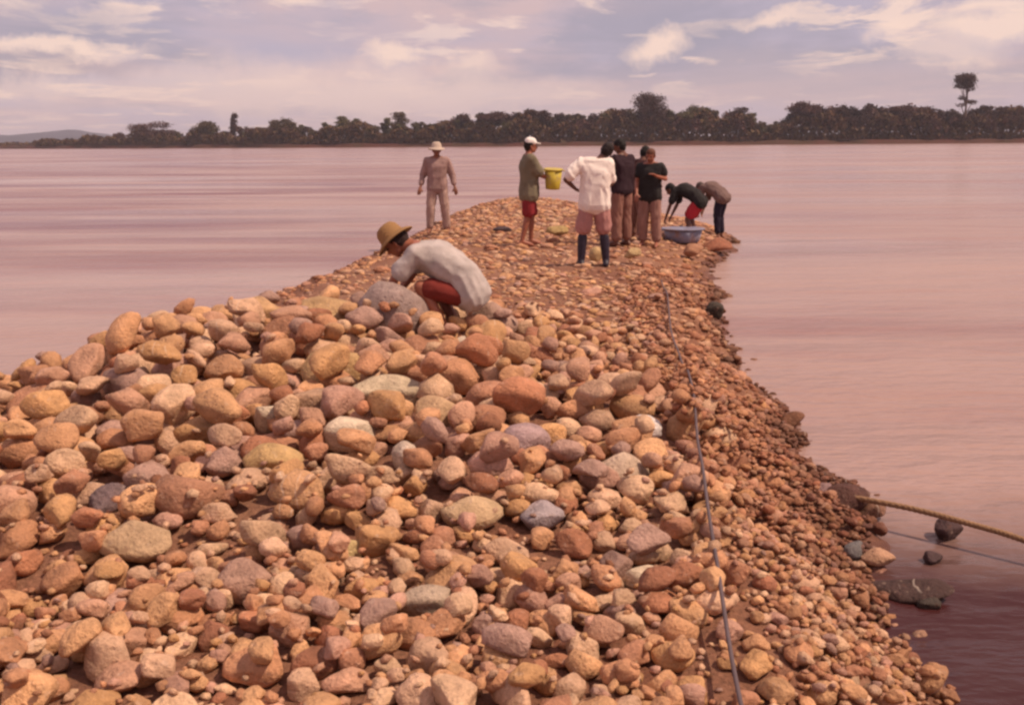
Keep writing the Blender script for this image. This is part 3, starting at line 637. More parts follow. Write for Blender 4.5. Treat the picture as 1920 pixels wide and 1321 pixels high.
def person(label, J, loc, rz, skin, clothes, hairc=None, hat=None, hs=1.0, curl=.6, bulk=1.0, boots=None):
    s_ = hs
    root_loc = loc
    pcs = []
    hd = J['head']; fw = (J['hf']).normalized(); up = (hd - J['neck']); up = (up - fw * up.dot(fw)); up = up.normalized() if up.length > .02 else Vector((0, 0, 1)); up = (up - fw * up.dot(fw)).normalized(); rt = fw.cross(up).normalized()
    H_ = lambda x, y, z: hd + rt * x + fw * y + up * z
    # head: cranium, jaw, nose, brow, ears, neck
    def ball(c_, r): return (c_, r)
    pcs.append([ball(H_(0, -.022, .035), .077), ball(H_(0, .018, .03), .070), ball(H_(0, -.012, -.005), .066)])
    pcs.append([ball(H_(0, .035, -.01), .052), ball(H_(0, .05, -.075), .028), ball(H_(-.03, .02, -.06), .03), ball(H_(.03, .02, -.06), .03), ball(H_(0, -.01, -.02), .06)])
    pcs.append([ball(H_(0, .082, .01), .010), ball(H_(0, .103, -.022), .013), ball(H_(-.013, .088, -.028), .009), ball(H_(.013, .088, -.028), .009)])
    pcs.append([ball(H_(-.032, .074, .026), .012), ball(H_(.032, .074, .026), .012)])
    pcs.append([ball(H_(-.014, .080, -.05), .008), ball(H_(.014, .080, -.05), .008), ball(H_(0, .086, -.046), .006), ball(H_(0, .084, -.056), .007)])
    for sx in (-1, 1): pcs.append([ball(H_(sx * .076, -.008, .012), .012), ball(H_(sx * .082, -.014, -.012), .010), ball(H_(sx * .072, -.006, -.03), .008)])
    pcs.append([ball(H_(0, -.015, -.03), .055), ball(J['neck'], .058)])
    ch, wa, pe, nk = J['chest'], J['waist'], J['pel'], J['neck']
    B = bulk
    def lat(a_, b_): return (J[a_] - J[b_])
    sdir = (J['shR'] - J['shL']).normalized(); hdir = (J['hiR'] - J['hiL']).normalized()
    pcs.append([ball(nk, .055), ball(J['shL'], .055), ball(J['shR'], .055), ball(ch + sdir * .09, .095 * B), ball(ch - sdir * .09, .095 * B)])
    pcs.append([ball(ch + sdir * .085, .095 * B), ball(ch - sdir * .085, .095 * B), ball(wa + sdir * .06, .088 * B), ball(wa - sdir * .06, .088 * B)])
    pcs.append([ball(wa + hdir * .06, .088 * B), ball(wa - hdir * .06, .088 * B), ball(pe + hdir * .08, .092 * B), ball(pe - hdir * .08, .092 * B)])
    for sd_ in 'LR':
        sh, el, wr, hi, kn, an, to = (J[k + sd_] for k in ('sh', 'el', 'wr', 'hi', 'kn', 'an', 'to'))
        pcs.append([ball(sh, .054), ball(sh.lerp(el, .4), .045), ball(el, .036)]); pcs.append([ball(el, .037), ball(el.lerp(wr, .3), .037), ball(wr, .024)])
        pcs.append([ball(hi, .088), ball(hi.lerp(kn, .35), .078), ball(kn, .052)]); pcs.append([ball(kn, .053), ball(kn.lerp(an, .35), .053), ball(an, .034)])
        heel = an - (to - an).normalized() * .05; heel.z = min(heel.z, to.z + .01)
        pcs.append([ball(an, .036), ball(heel, .030), ball(to.lerp(an, .4), .036), ball(to, .028)])
        pcs.append([ball(to.lerp(an, .15), .034), ball(to + (to - an).normalized() * .035, .020)])
        dh = (wr - el); 
        if 'hd' + sd_ in J: dh = J['hd' + sd_]
        hand(pcs, wr, dh, 1 if sd_ == 'L' else -1, curl)
    root = obj('person', solid(pcs, .0078, 4, .42), skin); root.location = root_loc; root.rotation_euler = (0, 0, rz); root.scale = (s_, s_, s_)
    tag(root, label, 'person', 'people working on the spit')
    # clothes
    for kind, matc, opt in clothes:
        P = []
        e = opt.get('ease', .022)
        if kind == 'shirt':
            P.append([ball(nk - (nk - ch) * .25, .062), ball(J['shL'], .060 + e * .4), ball(J['shR'], .060 + e * .4), ball(ch + sdir * .09, .10 * B + e), ball(ch - sdir * .09, .10 * B + e)])
            P.append([ball(ch + sdir * .09, .10 * B + e), ball(ch - sdir * .09, .10 * B + e), ball(wa + sdir * .07, .095 * B + e), ball(wa - sdir * .07, .095 * B + e)])
            lo = pe.lerp(wa, -opt.get('long', .2)); P.append([ball(wa + hdir * .07, .095 * B + e), ball(wa - hdir * .07, .095 * B + e), ball(lo + hdir * .085, .096 * B + e * 1.2), ball(lo - hdir * .085, .096 * B + e * 1.2)])
            sl_ = opt.get('sleeve', .8)
            for sd_ in 'LR':
                sh, el, wr = J['sh' + sd_], J['el' + sd_], J['wr' + sd_]
                en = sh.lerp(el, min(sl_, 1)); P.append([ball(sh, .060 + e * .5), ball(en, .045 + e)])
                if sl_ > 1: P.append([ball(el, .045 + e * .7), ball(el.lerp(wr, sl_ - 1), .034 + e * .6)])
        elif kind in ('trousers', 'shorts'):
            P.append([ball(wa.lerp(pe, .4) + hdir * .07, .094 * B + e * .5), ball(wa.lerp(pe, .4) - hdir * .07, .094 * B + e * .5), ball(pe + hdir * .082, .10 * B + e * .5), ball(pe - hdir * .082, .10 * B + e * .5)])
            for sd_ in 'LR':
                hi, kn, an = J['hi' + sd_], J['kn' + sd_], J['an' + sd_]; ln_ = opt.get('leg', 1.9)
                P.append([ball(hi, .095 + e * .5), ball(hi.lerp(kn, min(ln_, 1)), .060 + e * .9 + (.02 if ln_ < 1 else 0))])
                if ln_ > 1: P.append([ball(kn, .060 + e * .9), ball(kn.lerp(an, ln_ - 1), .048 + e)])
        elif kind == 'skirt':
            P.append([ball(wa.lerp(pe, .4) + hdir * .07, .094 * B + e * .5), ball(wa.lerp(pe, .4) - hdir * .07, .094 * B + e * .5), ball(J['knL'].lerp(J['hiL'], .1), .10), ball(J['knR'].lerp(J['hiR'], .1), .10), ball(pe + hdir * .08, .12 * B), ball(pe - hdir * .08, .12 * B)])
        o = obj(kind, solid(P, .012, 3, .5, opt.get('fold', .022), opt.get('fs', 8)), matc, root)
        if opt.get('label'): o['label'] = opt['label']
    if boots:
        for sd_ in 'LR':
            kn, an, to = J['kn' + sd_], J['an' + sd_], J['to' + sd_]; heel = an - (to - an).normalized() * .06; heel.z = .035
            P = [[ball(kn.lerp(an, .22), .070), ball(kn.lerp(an, .6), .064), ball(an, .052)], [ball(an, .050), ball(heel, .042), ball(to.lerp(an, .3), .044)], [ball(to.lerp(an, .4), .046), ball(to + (to - an).normalized() * .04, .034)]]
            obj('boot', solid(P, .010, 3, .5), boots, root)
    if hairc:
        P = [[ball(H_(0, -.032, .048), .080), ball(H_(0, .012, .052), .072)], [ball(H_(0, -.045, .01), .075), ball(H_(0, -.04, -.045), .055)]]
        for sx in (-1, 1): P.append([ball(H_(sx * .045, -.01, .03), .042), ball(H_(sx * .05, -.025, -.01), .03)])
        obj('hair', solid(P, .009, 2, .6, .006, 40), plain('hair_' + str(hairc), hairc, .75, .3, 60, .6, .01), root)
    # eyes
    for sx in (-1, 1):
        e_ = bpy.data.meshes.new('eye'); bm = bmesh.new(); bmesh.ops.create_icosphere(bm, subdivisions=2, radius=.0095); bm.to_mesh(e_); bm.free()
        oo = obj('eye', e_, plain('eye_dark', (.03, .02, .02), .2, .1), root); oo.location = H_(sx * .03, .0775, .006)
    if hat == 'cap':
        P = [[ball(H_(0, -.025, .068), .083), ball(H_(0, .018, .066), .078)], [ball(H_(-.05, .07, .055), .010), ball(H_(.05, .07, .055), .010), ball(H_(-.03, .15, .042), .008), ball(H_(.03, .15, .042), .008), ball(H_(0, .16, .042), .008)]]
        obj('cap', solid(P, .008, 2, .6, .003), fabric('cap_white', (.78, .70, .66), .08), root)
    elif hat == 'brim':
        bm = bmesh.new(); prof = [(0, .155), (.035, .156), (.066, .146), (.090, .115), (.100, .055), (.108, .042), (.135, .032), (.162, .014), (.166, .008), (.160, .002), (.132, .022), (.098, .036)]
        n_ = 36; rings = []
        for pr, pz in prof:
            rings.append([bm.verts.new(H_(pr * math.cos(a_ * 2 * math.pi / n_), pr * 1.05 * math.sin(a_ * 2 * math.pi / n_) - .006, pz + .012 + (pr > .12) * .014 * math.sin(a_ * 4 * math.pi / n_ + 1) * (pr - .1) / .09)) for a_ in range(n_)] if pr > 0 else [bm.verts.new(H_(0, -.006, pz + .012))])
        for i in range(len(rings) - 1):
            A_, B_ = rings[i], rings[i + 1]
            for k in range(n_):
                if len(A_) == 1: bm.faces.new((A_[0], B_[k], B_[(k + 1) % n_]))
                else: bm.faces.new((A_[k], B_[k], B_[(k + 1) % n_], A_[(k + 1) % n_]))
        me = bpy.data.meshes.new('hat'); bmesh.ops.recalc_face_normals(bm, faces=bm.faces[:]); bm.to_mesh(me); bm.free()
        m, t, b = mat_base('straw_' + str(len(FAB)), .85, .2); tcn = N(t, 'ShaderNodeTexCoord'); wv_ = N(t, 'ShaderNodeTexWave'); wv_.inputs['Scale'].default_value = 60; L(t, tcn.outputs['Object'], wv_.inputs[0])
        hc = J['hatc'][:] if 'hatc' in J else (.45, .25, .09)
        L(t, mix_c(t, wv_.outputs[1], tuple(v * .75 for v in hc), tuple(hc)), b.inputs['Base Color']); bump(t, b, wv_.outputs[1], .4, .004)
        obj('hat', me, m, root)
    return root

def face_dir(a_): return R_(a_)
gz = lambda p: tz(p.x, p.y)
def spot(px, py, z=.5):
    p = at(px, py, z)
    for _ in range(6): p = at(px, py, tz(p.x, p.y))
    return Vector((p.x, p.y, tz(p.x, p.y)))

# 1 the man on the left, facing the camera, arms a little out
p = spot(822, 437)
person('person standing alone left of the group, facing the camera in taupe', pose(elL=(-.29, -.03, 1.14), elR=(.27, -.05, 1.14), wrL=(-.34, .05, .90), wrR=(.33, .06, .90),
       knL=(-.14, .03, .50), knR=(.14, .02, .50), anL=(-.17, -.02, .085), anR=(.17, 0, .085), toL=(-.20, .13, .03), toR=(.20, .15, .03), hatc=(.55, .42, .34)), p, face_dir(184), SKIN,
       [('trousers', fabric('cloth_taupe', (.40, .26, .22)), dict(leg=1.85, ease=.03)), ('shirt', fabric('cloth_brownish', (.32, .20, .18)), dict(sleeve=1.7, long=.7, ease=.025, fold=.02))], (.02, .012, .01), 'brim', 1.04)
# 2 person in profile with white cap, holding the yellow tub
p2 = spot(992, 461)
person('person in a white cap and olive shirt holding the yellow tub', pose(elL=(-.22, .12, 1.18), elR=(.20, .14, 1.16), wrL=(-.15, .28, 1.10), wrR=(.15, .28, 1.10), head=(0, .035, 1.60), knL=(-.09, .06, .50), anL=(-.10, .05, .085), toL=(-.1, .2, .03),
       knR=(.09, -.04, .5), anR=(.1, -.14, .085), toR=(.1, .02, .03), hdL=(.3, 1, -.1), hdR=(-.3, 1, -.1)), p2, face_dir(-80), SKIN_R,
       [('shirt', fabric('cloth_olive', (.19, .155, .105)), dict(sleeve=.85, long=1.1, ease=.045, fold=.022)), ('shorts', fabric('cloth_maroon', (.25, .03, .035)), dict(leg=.85, ease=.03))], (.02, .012, .01), 'cap', 1.04)
# 3 person in white, back to the camera, left hand on hip
p3 = spot(1113, 500)
person('person seen from behind in a long white shirt and dark rubber boots, hand on hip', pose(head=(.17, .06, 1.57), neck=(.07, 0, 1.45), chest=(.03, .02, 1.29), hf=(.35, 1, -.1), elL=(-.40, -.04, 1.20), wrL=(-.24, .10, 1.06), elR=(.24, .06, 1.14), wrR=(.16, .28, 1.05), shL=(-.18, 0, 1.42),
       knL=(-.15, .03, .50), anL=(-.175, 0, .085), toL=(-.19, .16, .03), knR=(.14, .03, .50), anR=(.17, 0, .085), toR=(.19, .16, .03), hdL=(.8, .5, -.4)), p3, face_dir(3), SKIN_D,
       [('shorts', fabric('cloth_dusty_pink', (.42, .20, .18)), dict(leg=.9, ease=.035)), ('shirt', fabric('cloth_white', (.80, .68, .62), .07), dict(sleeve=.75, long=.9, ease=.04, fold=.022))], (.018, .01, .01), None, 1.0, boots=plain('rubber_black', (.025, .016, .03), .45, .2))
# 4 dark figure behind
p4 = spot(1165, 462)
person('person in a black shirt and brown trousers standing just right of the white shirt', pose(head=(-.03, .05, 1.60), hf=(-.5, 1, -.35), elL=(-.23, .10, 1.18), elR=(.24, .10, 1.18), wrL=(-.14, .32, 1.10), wrR=(.13, .33, 1.12)), p4, face_dir(40), SKIN_D,
       [('trousers', fabric('cloth_mud_brown', (.23, .11, .085)), dict(leg=1.8, ease=.035)), ('shirt', fabric('cloth_black', (.035, .018, .024)), dict(sleeve=.7, long=.3, ease=.03))], (.012, .008, .008), None, 1.04)
# 5
p5 = spot(1217, 463)
person('person with brown hair and a blackish green shirt, rightmost of those standing upright', pose(head=(.0, .03, 1.60), hf=(.1, 1, -.3), elL=(-.27, .0, 1.20), elR=(.24, .04, 1.14), wrL=(-.15, .22, 1.26), wrR=(.20, .20, .95), hdL=(.6, .6, .4)), p5, face_dir(160), SKIN_R,
       [('trousers', fabric('cloth_dusty', (.30, .16, .13)), dict(leg=1.8, ease=.035)), ('shirt', fabric('cloth_dark_green', (.03, .026, .026)), dict(sleeve=.5, long=.6, ease=.03))], (.10, .035, .02), None, 1.0)
# extra worker seen between 3 and 4: leaning over the work
p9 = spot(1194, 452)
person('person with dark hair leaning in between the two in black tops', pose(head=(0, .16, 1.56), neck=(0, .09, 1.44), chest=(0, .06, 1.28), shL=(-.18, .07, 1.38), shR=(.18, .07, 1.38), hf=(0, 1, -.5), elL=(-.22, .16, 1.14), elR=(.22, .16, 1.14), wrL=(-.12, .36, 1.04), wrR=(.12, .36, 1.04)), p9, face_dir(-60), SKIN_D,
       [('trousers', fabric('cloth_mud_brown', (.23, .11, .085)), dict(leg=1.8, ease=.03)), ('shirt', fabric('cloth_deep_brown', (.09, .04, .035)), dict(sleeve=.8, long=.3, ease=.03))], (.012, .008, .008), None, 1.02)
# 6 bending person by the blue tub
BEND = dict(pel=(0, -.10, .80), waist=(0, .0, .92), chest=(0, .22, 1.02), neck=(0, .38, 1.03), head=(0, .50, 1.02), hf=(0, .75, -.66), shL=(-.18, .34, 1.00), shR=(.18, .34, 1.00),
            elL=(-.22, .42, .74), elR=(.22, .42, .74), wrL=(-.16, .52, .50), wrR=(.16, .52, .50), hiL=(-.09, -.08, .78), hiR=(.09, -.08, .78), knL=(-.12, .10, .46), knR=(.12, .10, .46), anL=(-.13, -.03, .085), anR=(.13, -.03, .085), toL=(-.15, .13, .03), toR=(.15, .13, .03))
p6 = spot(1300, 452, .3)
person('person bending over the blue tub in a black top and red shorts', pose(**BEND), p6, face_dir(62), SKIN_D,
       [('shorts', fabric('cloth_red', (.42, .03, .04)), dict(leg=.7, ease=.03)), ('shirt', fabric('cloth_black_green', (.026, .022, .022)), dict(sleeve=.7, long=.1, ease=.03))], (.012, .008, .008), None, 1.0)
# 7 bent worker at the right edge
p7 = spot(1347, 447, .05)
person('person stooping at the water edge in dark trousers, rightmost of all', pose(pel=(0, -.06, .90), waist=(0, .03, 1.0), chest=(0, .22, 1.10), neck=(0, .36, 1.12), head=(0, .47, 1.09), hf=(0, .6, -.8), shL=(-.18, .32, 1.10), shR=(.18, .32, 1.10), elL=(-.20, .40, .84), elR=(.2, .4, .84), wrL=(-.12, .46, .60), wrR=(.12, .46, .60),
       hiL=(-.08, -.04, .87), hiR=(.08, -.04, .87), knL=(-.08, .02, .48), knR=(.08, .02, .48), anL=(-.09, -.03, .085), anR=(.09, -.03, .085), toL=(-.1, .13, .03), toR=(.1, .13, .03)), p7, face_dir(50), SKIN,
       [('trousers', fabric('cloth_navy', (.022, .016, .03)), dict(leg=1.75, ease=.02)), ('shirt', fabric('cloth_grey_brown', (.16, .10, .09)), dict(sleeve=.8, long=.1, ease=.035))], (.08, .05, .045), None, 1.0)
# 8 squatting man in the foreground
p8 = Vector((-.55, 8.35, tz(-.55, 8.35) - .03))
SQ = dict(pel=(0, -.20, .44), waist=(0, -.13, .57), chest=(0, .07, .70), neck=(0, .25, .79), head=(0, .40, .82), hf=(0, .74, -.67), shL=(-.19, .20, .75), shR=(.19, .20, .75), elL=(-.23, .35, .57), elR=(.25, .33, .56),
          wrL=(-.16, .48, .36), wrR=(.17, .48, .35), hiL=(-.1, -.18, .42), hiR=(.1, -.18, .42), knL=(-.19, .16, .50), knR=(.21, .14, .46), anL=(-.15, -.06, .09), anR=(.16, -.06, .09), toL=(-.18, .10, .035), toR=(.19, .10, .035), hatc=(.34, .18, .075))
person('person squatting among the boulders in a straw hat, pale grey shirt and red shorts', pose(**SQ), p8, face_dir(80), SKIN_R,
       [('shorts', fabric('cloth_dark_red', (.17, .028, .022)), dict(leg=.78, ease=.008, fold=.010)), ('shirt', fabric('cloth_pale_grey', (.42, .35, .33), .2), dict(sleeve=.7, long=.10, ease=.032, fold=.022, fs=7))], (.03, .012, .01), 'brim', 1.07)

# ------------------------------------------------------------------ things among the people
def lathe(prof, n_=40, sq=1.0):
    bm = bmesh.new(); rings = [[bm.verts.new((r * math.cos(k * 2 * math.pi / n_), r * sq * math.sin(k * 2 * math.pi / n_), z)) for k in range(n_)] for r, z in prof]
    for i in range(len(rings) - 1):
        for k in range(n_): bm.faces.new((rings[i][k], rings[i][(k + 1) % n_], rings[i + 1][(k + 1) % n_], rings[i + 1][k]))
    bm.faces.new(rings[0]); bm.faces.new(rings[-1][::-1]); bmesh.ops.recalc_face_normals(bm, faces=bm.faces[:])
    me = bpy.data.meshes.new('lathe'); bm.to_mesh(me); bm.free(); return me
def tub(label, loc, r, h, c_, rot=(0, 0, 0), name='tub', sq=1.0, var=.15):
    t_ = empty(name, loc); t_.rotation_euler = rot; tag(t_, label, 'tub')
    mt = plain(name + '_plastic', c_, .45, var, 9, .15, .01, .45)
    obj('body', lathe([(r * .02, 0), (r * .74, 0), (r * .78, .012), (r * .96, h), (r * .93, h), (r * .75, .022), (r * .02, .018)], 40, sq), mt, t_)
    obj('rim', lathe([(r * .955, h - .018), (r * 1.03, h - .018), (r * 1.05, h), (r * 1.03, h + .008), (r * .95, h + .008)], 40, sq), mt, t_)
    for sx in (-1, 1):
        pts_ = [Vector((sx * (r + .004), -.06, h - .02)), Vector((sx * (r + .035), -.045, h - .03)), Vector((sx * (r + .045), 0, h - .035)), Vector((sx * (r + .035), .045, h - .03)), Vector((sx * (r + .004), .06, h - .02))]
        obj('handle', tube(pts_, .008, 8), mt, t_)
    return t_
tub('yellow plastic tub held up between the person in the cap and the person in white', p2 + Vector((.40, -.05, .96)), .155, .33, (.50, .37, .035), (R_(6), 0, .3), 'yellow_tub')
tb = spot(1280, 452, .3)
tub('blue grey plastic tub at the feet of the person bending in black', tb + Vector((0, .0, -.01)), .40, .26, (.21, .21, .30), (0, 0, .2), 'blue_tub')
# limp sack on the path
sk = spot(1045, 440)
P = [[((0, 0, .06), (.22, .15, .07)), ((.12, .02, .11), (.09, .09, .06)), ((-.12, 0, .10), (.08, .09, .05))]]
o = obj('sack', solid(P, .012, 3, .6, .03, 9), fabric('sack_ochre', (.36, .24, .11))); o.location = sk; tag(o, 'limp ochre sack lying on the stones between the cap and white shirt people', 'sack')

# ------------------------------------------------------------------ far bank
def shore_y(x):            # the far waterline, farther away towards the left
    px = 960 + x / 520 * FPX
    return np.interp(x, [-1500, -400, -250, -120, 0, 260, 1500], [1400, 760, 640, 560, 520, 490, 470])
def bank(X, T):
    return X, shore_y(X) + T
xs = np.concatenate([np.arange(-1500, -400, 40.), np.arange(-400, 400, 3.0), np.arange(400, 1500, 40.)]); ts = np.array([-8, -1, 0, 1.0, 2.2, 4, 9, 30, 120, 600, 2500, 7000.])
X, T = np.meshgrid(xs, ts); Z = np.interp(T, [-8, -1, 0, 1, 2.2, 4, 9, 30, 7000], [-1.5, -.3, .1, 1.1, 1.9, 2.2, 2.6, 3.0, 4]) + np.where(T > 0, .25 * wob(X, T, .11), 0)
Y = shore_y(X) + T + np.where(T < 5, .9 * wob(X, T * 0, .09), 0)
i = np.arange(X.size).reshape(X.shape); F = np.c_[i[:-1, :-1].ravel(), i[:-1, 1:].ravel(), i[1:, 1:].ravel(), i[1:, :-1].ravel()]
m, t, b = mat_base('far_bank_earth', .9, .1); g = N(t, 'ShaderNodeNewGeometry'); a = tnoise(t, .08, 5, .6, g.outputs['Position'])
L(t, mix_c(t, ramp(t, a, [(.35, 0.0), (.65, 1.0)]), (.10, .036, .028), (.07, .038, .024)), b.inputs['Base Color'])
tag(obj('far_riverbank', mesh_np('far_riverbank', np.c_[X.ravel(), Y.ravel(), Z.ravel()], F), m), kind='structure')

def leaf_mat(name, c1, c2):
    m, t, b = mat_base(name, .75, .2); g = N(t, 'ShaderNodeNewGeometry')
    a = tnoise(t, .35, 4, .6, g.outputs['Position'])
    c = mix_c(t, ramp(t, a, [(.35, 0.0), (.65, 1.0)]), c1, c2)
    rnd = mix_c(t, 1.0, c, ramp(t, g.outputs['Random Per Island'], [(0, .8), (1, 1.2)]), 'MULTIPLY')
    L(t, rnd, b.inputs['Base Color']); return m
LEAF = [leaf_mat('foliage_dull_green', (.062, .040, .018), (.115, .066, .026)), leaf_mat('foliage_maroon_brown', (.075, .034, .030), (.11, .05, .038)),
        leaf_mat('foliage_olive', (.085, .075, .028), (.13, .10, .045)), leaf_mat('foliage_dark', (.046, .019, .016), (.075, .034, .022))]
BARK = plain('bark_grey_brown', (.14, .085, .07), .9, .25, 3)
def leaves(lobes, n, size, seed):
    """many small bent leaf-clump faces through the volume of the lobes"""
    r = np.random.default_rng(seed); Vs, Fs = [], []
    vol = np.array([l[1] * l[2] * l[3] for l in lobes]); vol = vol / vol.sum()
    idx = r.choice(len(lobes), n, p=vol)
    d = r.normal(size=(n, 3)); d /= np.linalg.norm(d, axis=1)[:, None]; rad = r.uniform(.25, 1, n) ** .45
    C_ = np.array([l[0] for l in lobes])[idx]; RR = np.array([l[1:4] for l in lobes])[idx]
    P0 = C_ + d * rad[:, None] * RR * (1 + .24 * r.normal(size=(n, 1)))
    a_ = r.normal(size=(n, 3)); a_ /= np.linalg.norm(a_, axis=1)[:, None]; b_ = np.cross(a_, r.normal(size=(n, 3))); b_ /= np.linalg.norm(b_, axis=1)[:, None]
    s = size * r.uniform(.6, 1.4, (n, 1)); nn = np.cross(a_, b_)
    V = np.stack([P0 - a_ * s, P0 + b_ * s * .55 + nn * s * .2, P0 + a_ * s, P0 - b_ * s * .55 + nn * s * .2], 1).reshape(-1, 3)
    F = np.arange(4 * n).reshape(n, 4); return mesh_np('crown', V, F)
def tree_kind(seed, h, w, kind, n=1500):
    """returns (trunk mesh, crown mesh) of a tree h tall and w wide"""
    r = random.Random(seed); parts = []; lobes = []
    if kind == 'round': 
        for _ in range(13):
            a_ = r.uniform(0, 6.28); q = r.uniform(0, .34) * w; zz = h * r.uniform(.42, .86); lobes.append(((q * math.cos(a_), q * math.sin(a_), zz), w * r.uniform(.14, .22), w * r.uniform(.14, .22), h * r.uniform(.09, .15)))
    elif kind == 'spread':
        for _ in range(12):
            a_ = r.uniform(0, 6.28); q = r.uniform(.05, .4) * w; lobes.append(((q * math.cos(a_), q * math.sin(a_), h * r.uniform(.62, .9)), w * r.uniform(.12, .2), w * r.uniform(.12, .2), h * r.uniform(.05, .10)))
    elif kind == 'tall':
        for k in range(11):
            u = k / 10; lobes.append(((w * r.uniform(-.15, .15), w * r.uniform(-.15, .15), h * (.35 + .6 * u)), w * r.uniform(.16, .27), w * r.uniform(.16, .27), h * r.uniform(.05, .09)))
    elif kind == 'emergent':
        for k in range(12):
            a_ = r.uniform(0, 6.28); q = r.uniform(0, .3) * w; lobes.append(((q * math.cos(a_), q * math.sin(a_), h * r.uniform(.76, .95)), w * r.uniform(.13, .22), w * r.uniform(.13, .22), h * r.uniform(.035, .06)))
        for k in range(4): lobes.append(((w * r.uniform(-.4, .4), w * r.uniform(-.3, .3), h * r.uniform(.45, .66)), w * .14, w * .14, h * .03))
    bm = bmesh.new(); me_list = [tube([(0, 0, -1.0), (w * .01, 0, h * .3), (w * .02, w * .01, h * .6), (0, 0, h * .88)], [h * (.04 if kind == 'emergent' else .028), h * (.03 if kind == 'emergent' else .022), h * .016, h * .004], 8)]
    for l in lobes[::2]:
        c_ = l[0]; z0 = c_[2] * .62; me_list.append(tube([(w * .01, 0, z0), (c_[0] * .6, c_[1] * .6, z0 + (c_[2] - z0) * .6), c_], [h * .010, h * .007, h * .003], 5))
    for me in me_list: bm.from_mesh(me); bpy.data.meshes.remove(me)
    tm = bpy.data.meshes.new('trunk'); bm.to_mesh(tm); bm.free(); tm.materials.append(BARK)
    cm = leaves(lobes, n, .46 if kind != 'emergent' else .36, seed)
    return tm, cm
def put_tree(tk, leafm, x, back, label, grp=None, s=1.0, rz=None, name='tree', cat='tree'):
    y = float(shore_y(x)) + back
    r = empty(name, (x, y, 2.3), random.uniform(0, 6.28) if rz is None else rz); r.scale = (s, s, s * random.uniform(.95, 1.05)); tag(r, label, cat, grp)
    tr = obj('trunk', tk[0], None, r); cm = tk[1]
    if leafm.name not in cm.materials: cm = cm.copy(); cm.materials.clear(); cm.materials.append(leafm)
    obj('crown', cm, None, r, smooth=False); return r
KINDS = {}
def tk_(kind, seed, h, w, leaf, n=1300):
    k = (kind, seed, h, w, leaf)
    if k not in KINDS:
        a_, c_ = tree_kind(seed, h, w, kind, n); c_.materials.append(LEAF[leaf]); KINDS[k] = (a_, c_)
    return KINDS[k]
def xat(px, d=520): 
    x = along(px, d)
    for _ in range(8): x = along(px, float(shore_y(x)) + 12)
    return x
# the trees one can point to: pixel, top pixel, kind, width px, leaf, label
SPECIAL = [
    (1805, 143, 'emergent', 60, 3, 'tallest tree on the far bank, bare trunk and small ragged crown above all others'),
    (1222, 183, 'round', 95, 3, 'big dome shaped dark tree highest in the middle of the far bank'),
    (1300, 200, 'round', 70, 2, 'olive green bushy tree right of the big dome shaped tree'),
    (1165, 203, 'round', 70, 3, 'dark tree leaning against the left of the big dome shaped tree'),
    (1510, 193, 'spread', 75, 1, 'wide flat topped maroon tree with open sky to its left'),
    (1576, 192, 'round', 42, 3, 'small dark round tree right of the flat topped maroon tree'),
    (1385, 203, 'tall', 60, 3, 'dark upright tree just left of the low gap in the treeline'),
    (1005, 207, 'spread', 60, 3, 'dark low dome tree above the head of the person in the white cap'),
    (925, 210, 'spread', 60, 1, 'dark spreading tree left of the one above the white cap'),
    (868, 213, 'round', 55, 3, 'dark rounded tree at the left end of the higher forest'),
    (750, 216, 'tall', 50, 0, 'slender dark green tree above the standing person in taupe'),
    (640, 219, 'tall', 36, 2, 'narrow olive tree at the left end of the green thicket'),
    (540, 222, 'round', 60, 0, 'pale grey green rounded tree in the left half of the far bank'),
    (440, 215, 'tall', 22, 1, 'thin spindly maroon tree rising over low scrub at left'),
    (390, 226, 'round', 60, 0, 'faint bushy tree left of the thin spindly tree'),
    (285, 231, 'round', 95, 1, 'large dark maroon round tree near the left end of the far bank'),
    (1700, 200, 'spread', 90, 1, 'broad maroon brown tree left of the tallest tree'),
    (1875, 200, 'round', 90, 3, 'dark broad tree right of the tallest tree at the frame edge'),
    (1450, 232, 'round', 55, 0, 'low green tree standing in the gap of the treeline'),
]
for i, (px, ty, kind, wpx, leaf, lab) in enumerate(SPECIAL):
    x = xat(px); d = float(shore_y(x)) + 12; hzp = HZ + 7.3e-3 * (960 - px); h = (hzp - ty) * d / FPX + (CAM_H - 2.3); w = wpx * d / FPX * 1.05
    r = put_tree(tree_kind(50 + i, h, w, kind, 5200 if kind != 'tall' else 2200), LEAF[leaf], x, 12, lab)
# the rest of the forest
FILL = [('round', 5, 11., 10., 0), ('round', 6, 10., 11., 1), ('spread', 7, 12., 11., 3), ('tall', 8, 12., 6., 0), ('round', 9, 9., 9., 2), ('round', 10, 10.5, 9., 3), ('tall', 11, 10., 5., 2)]
def line_h(px):  # height of the forest in pixels above the horizon line
    return np.interp(px, [0, 120, 200, 260, 340, 420, 470, 600, 640, 820, 870, 1100, 1160, 1400, 1425, 1480, 1500, 1700, 1920, 2400], [6, 14, 20, 27, 26, 25, 33, 34, 42, 36, 50, 50, 60, 60, 36, 36, 58, 58, 60, 60])
px = 60.0; k = 0
LM = sorted([(q_[0], q_[5]) for q_ in SPECIAL])
NICK = {1805: 'the tallest tree', 1222: 'the big dome tree', 1300: 'the olive green bushy tree', 1165: 'the dark tree left of the dome', 1510: 'the wide flat topped tree', 1576: 'the small dark round tree', 1385: 'the dark upright tree', 1005: 'the dome tree above the white cap', 925: 'the dark spreading tree', 868: 'the dark rounded tree', 750: 'the slender tree above the person in taupe', 640: 'the narrow olive tree', 540: 'the pale grey green tree', 440: 'the thin spindly tree', 390: 'the faint bushy tree', 285: 'the large maroon round tree', 1700: 'the broad maroon tree', 1875: 'the broad tree at the edge', 1450: 'the low green tree'}
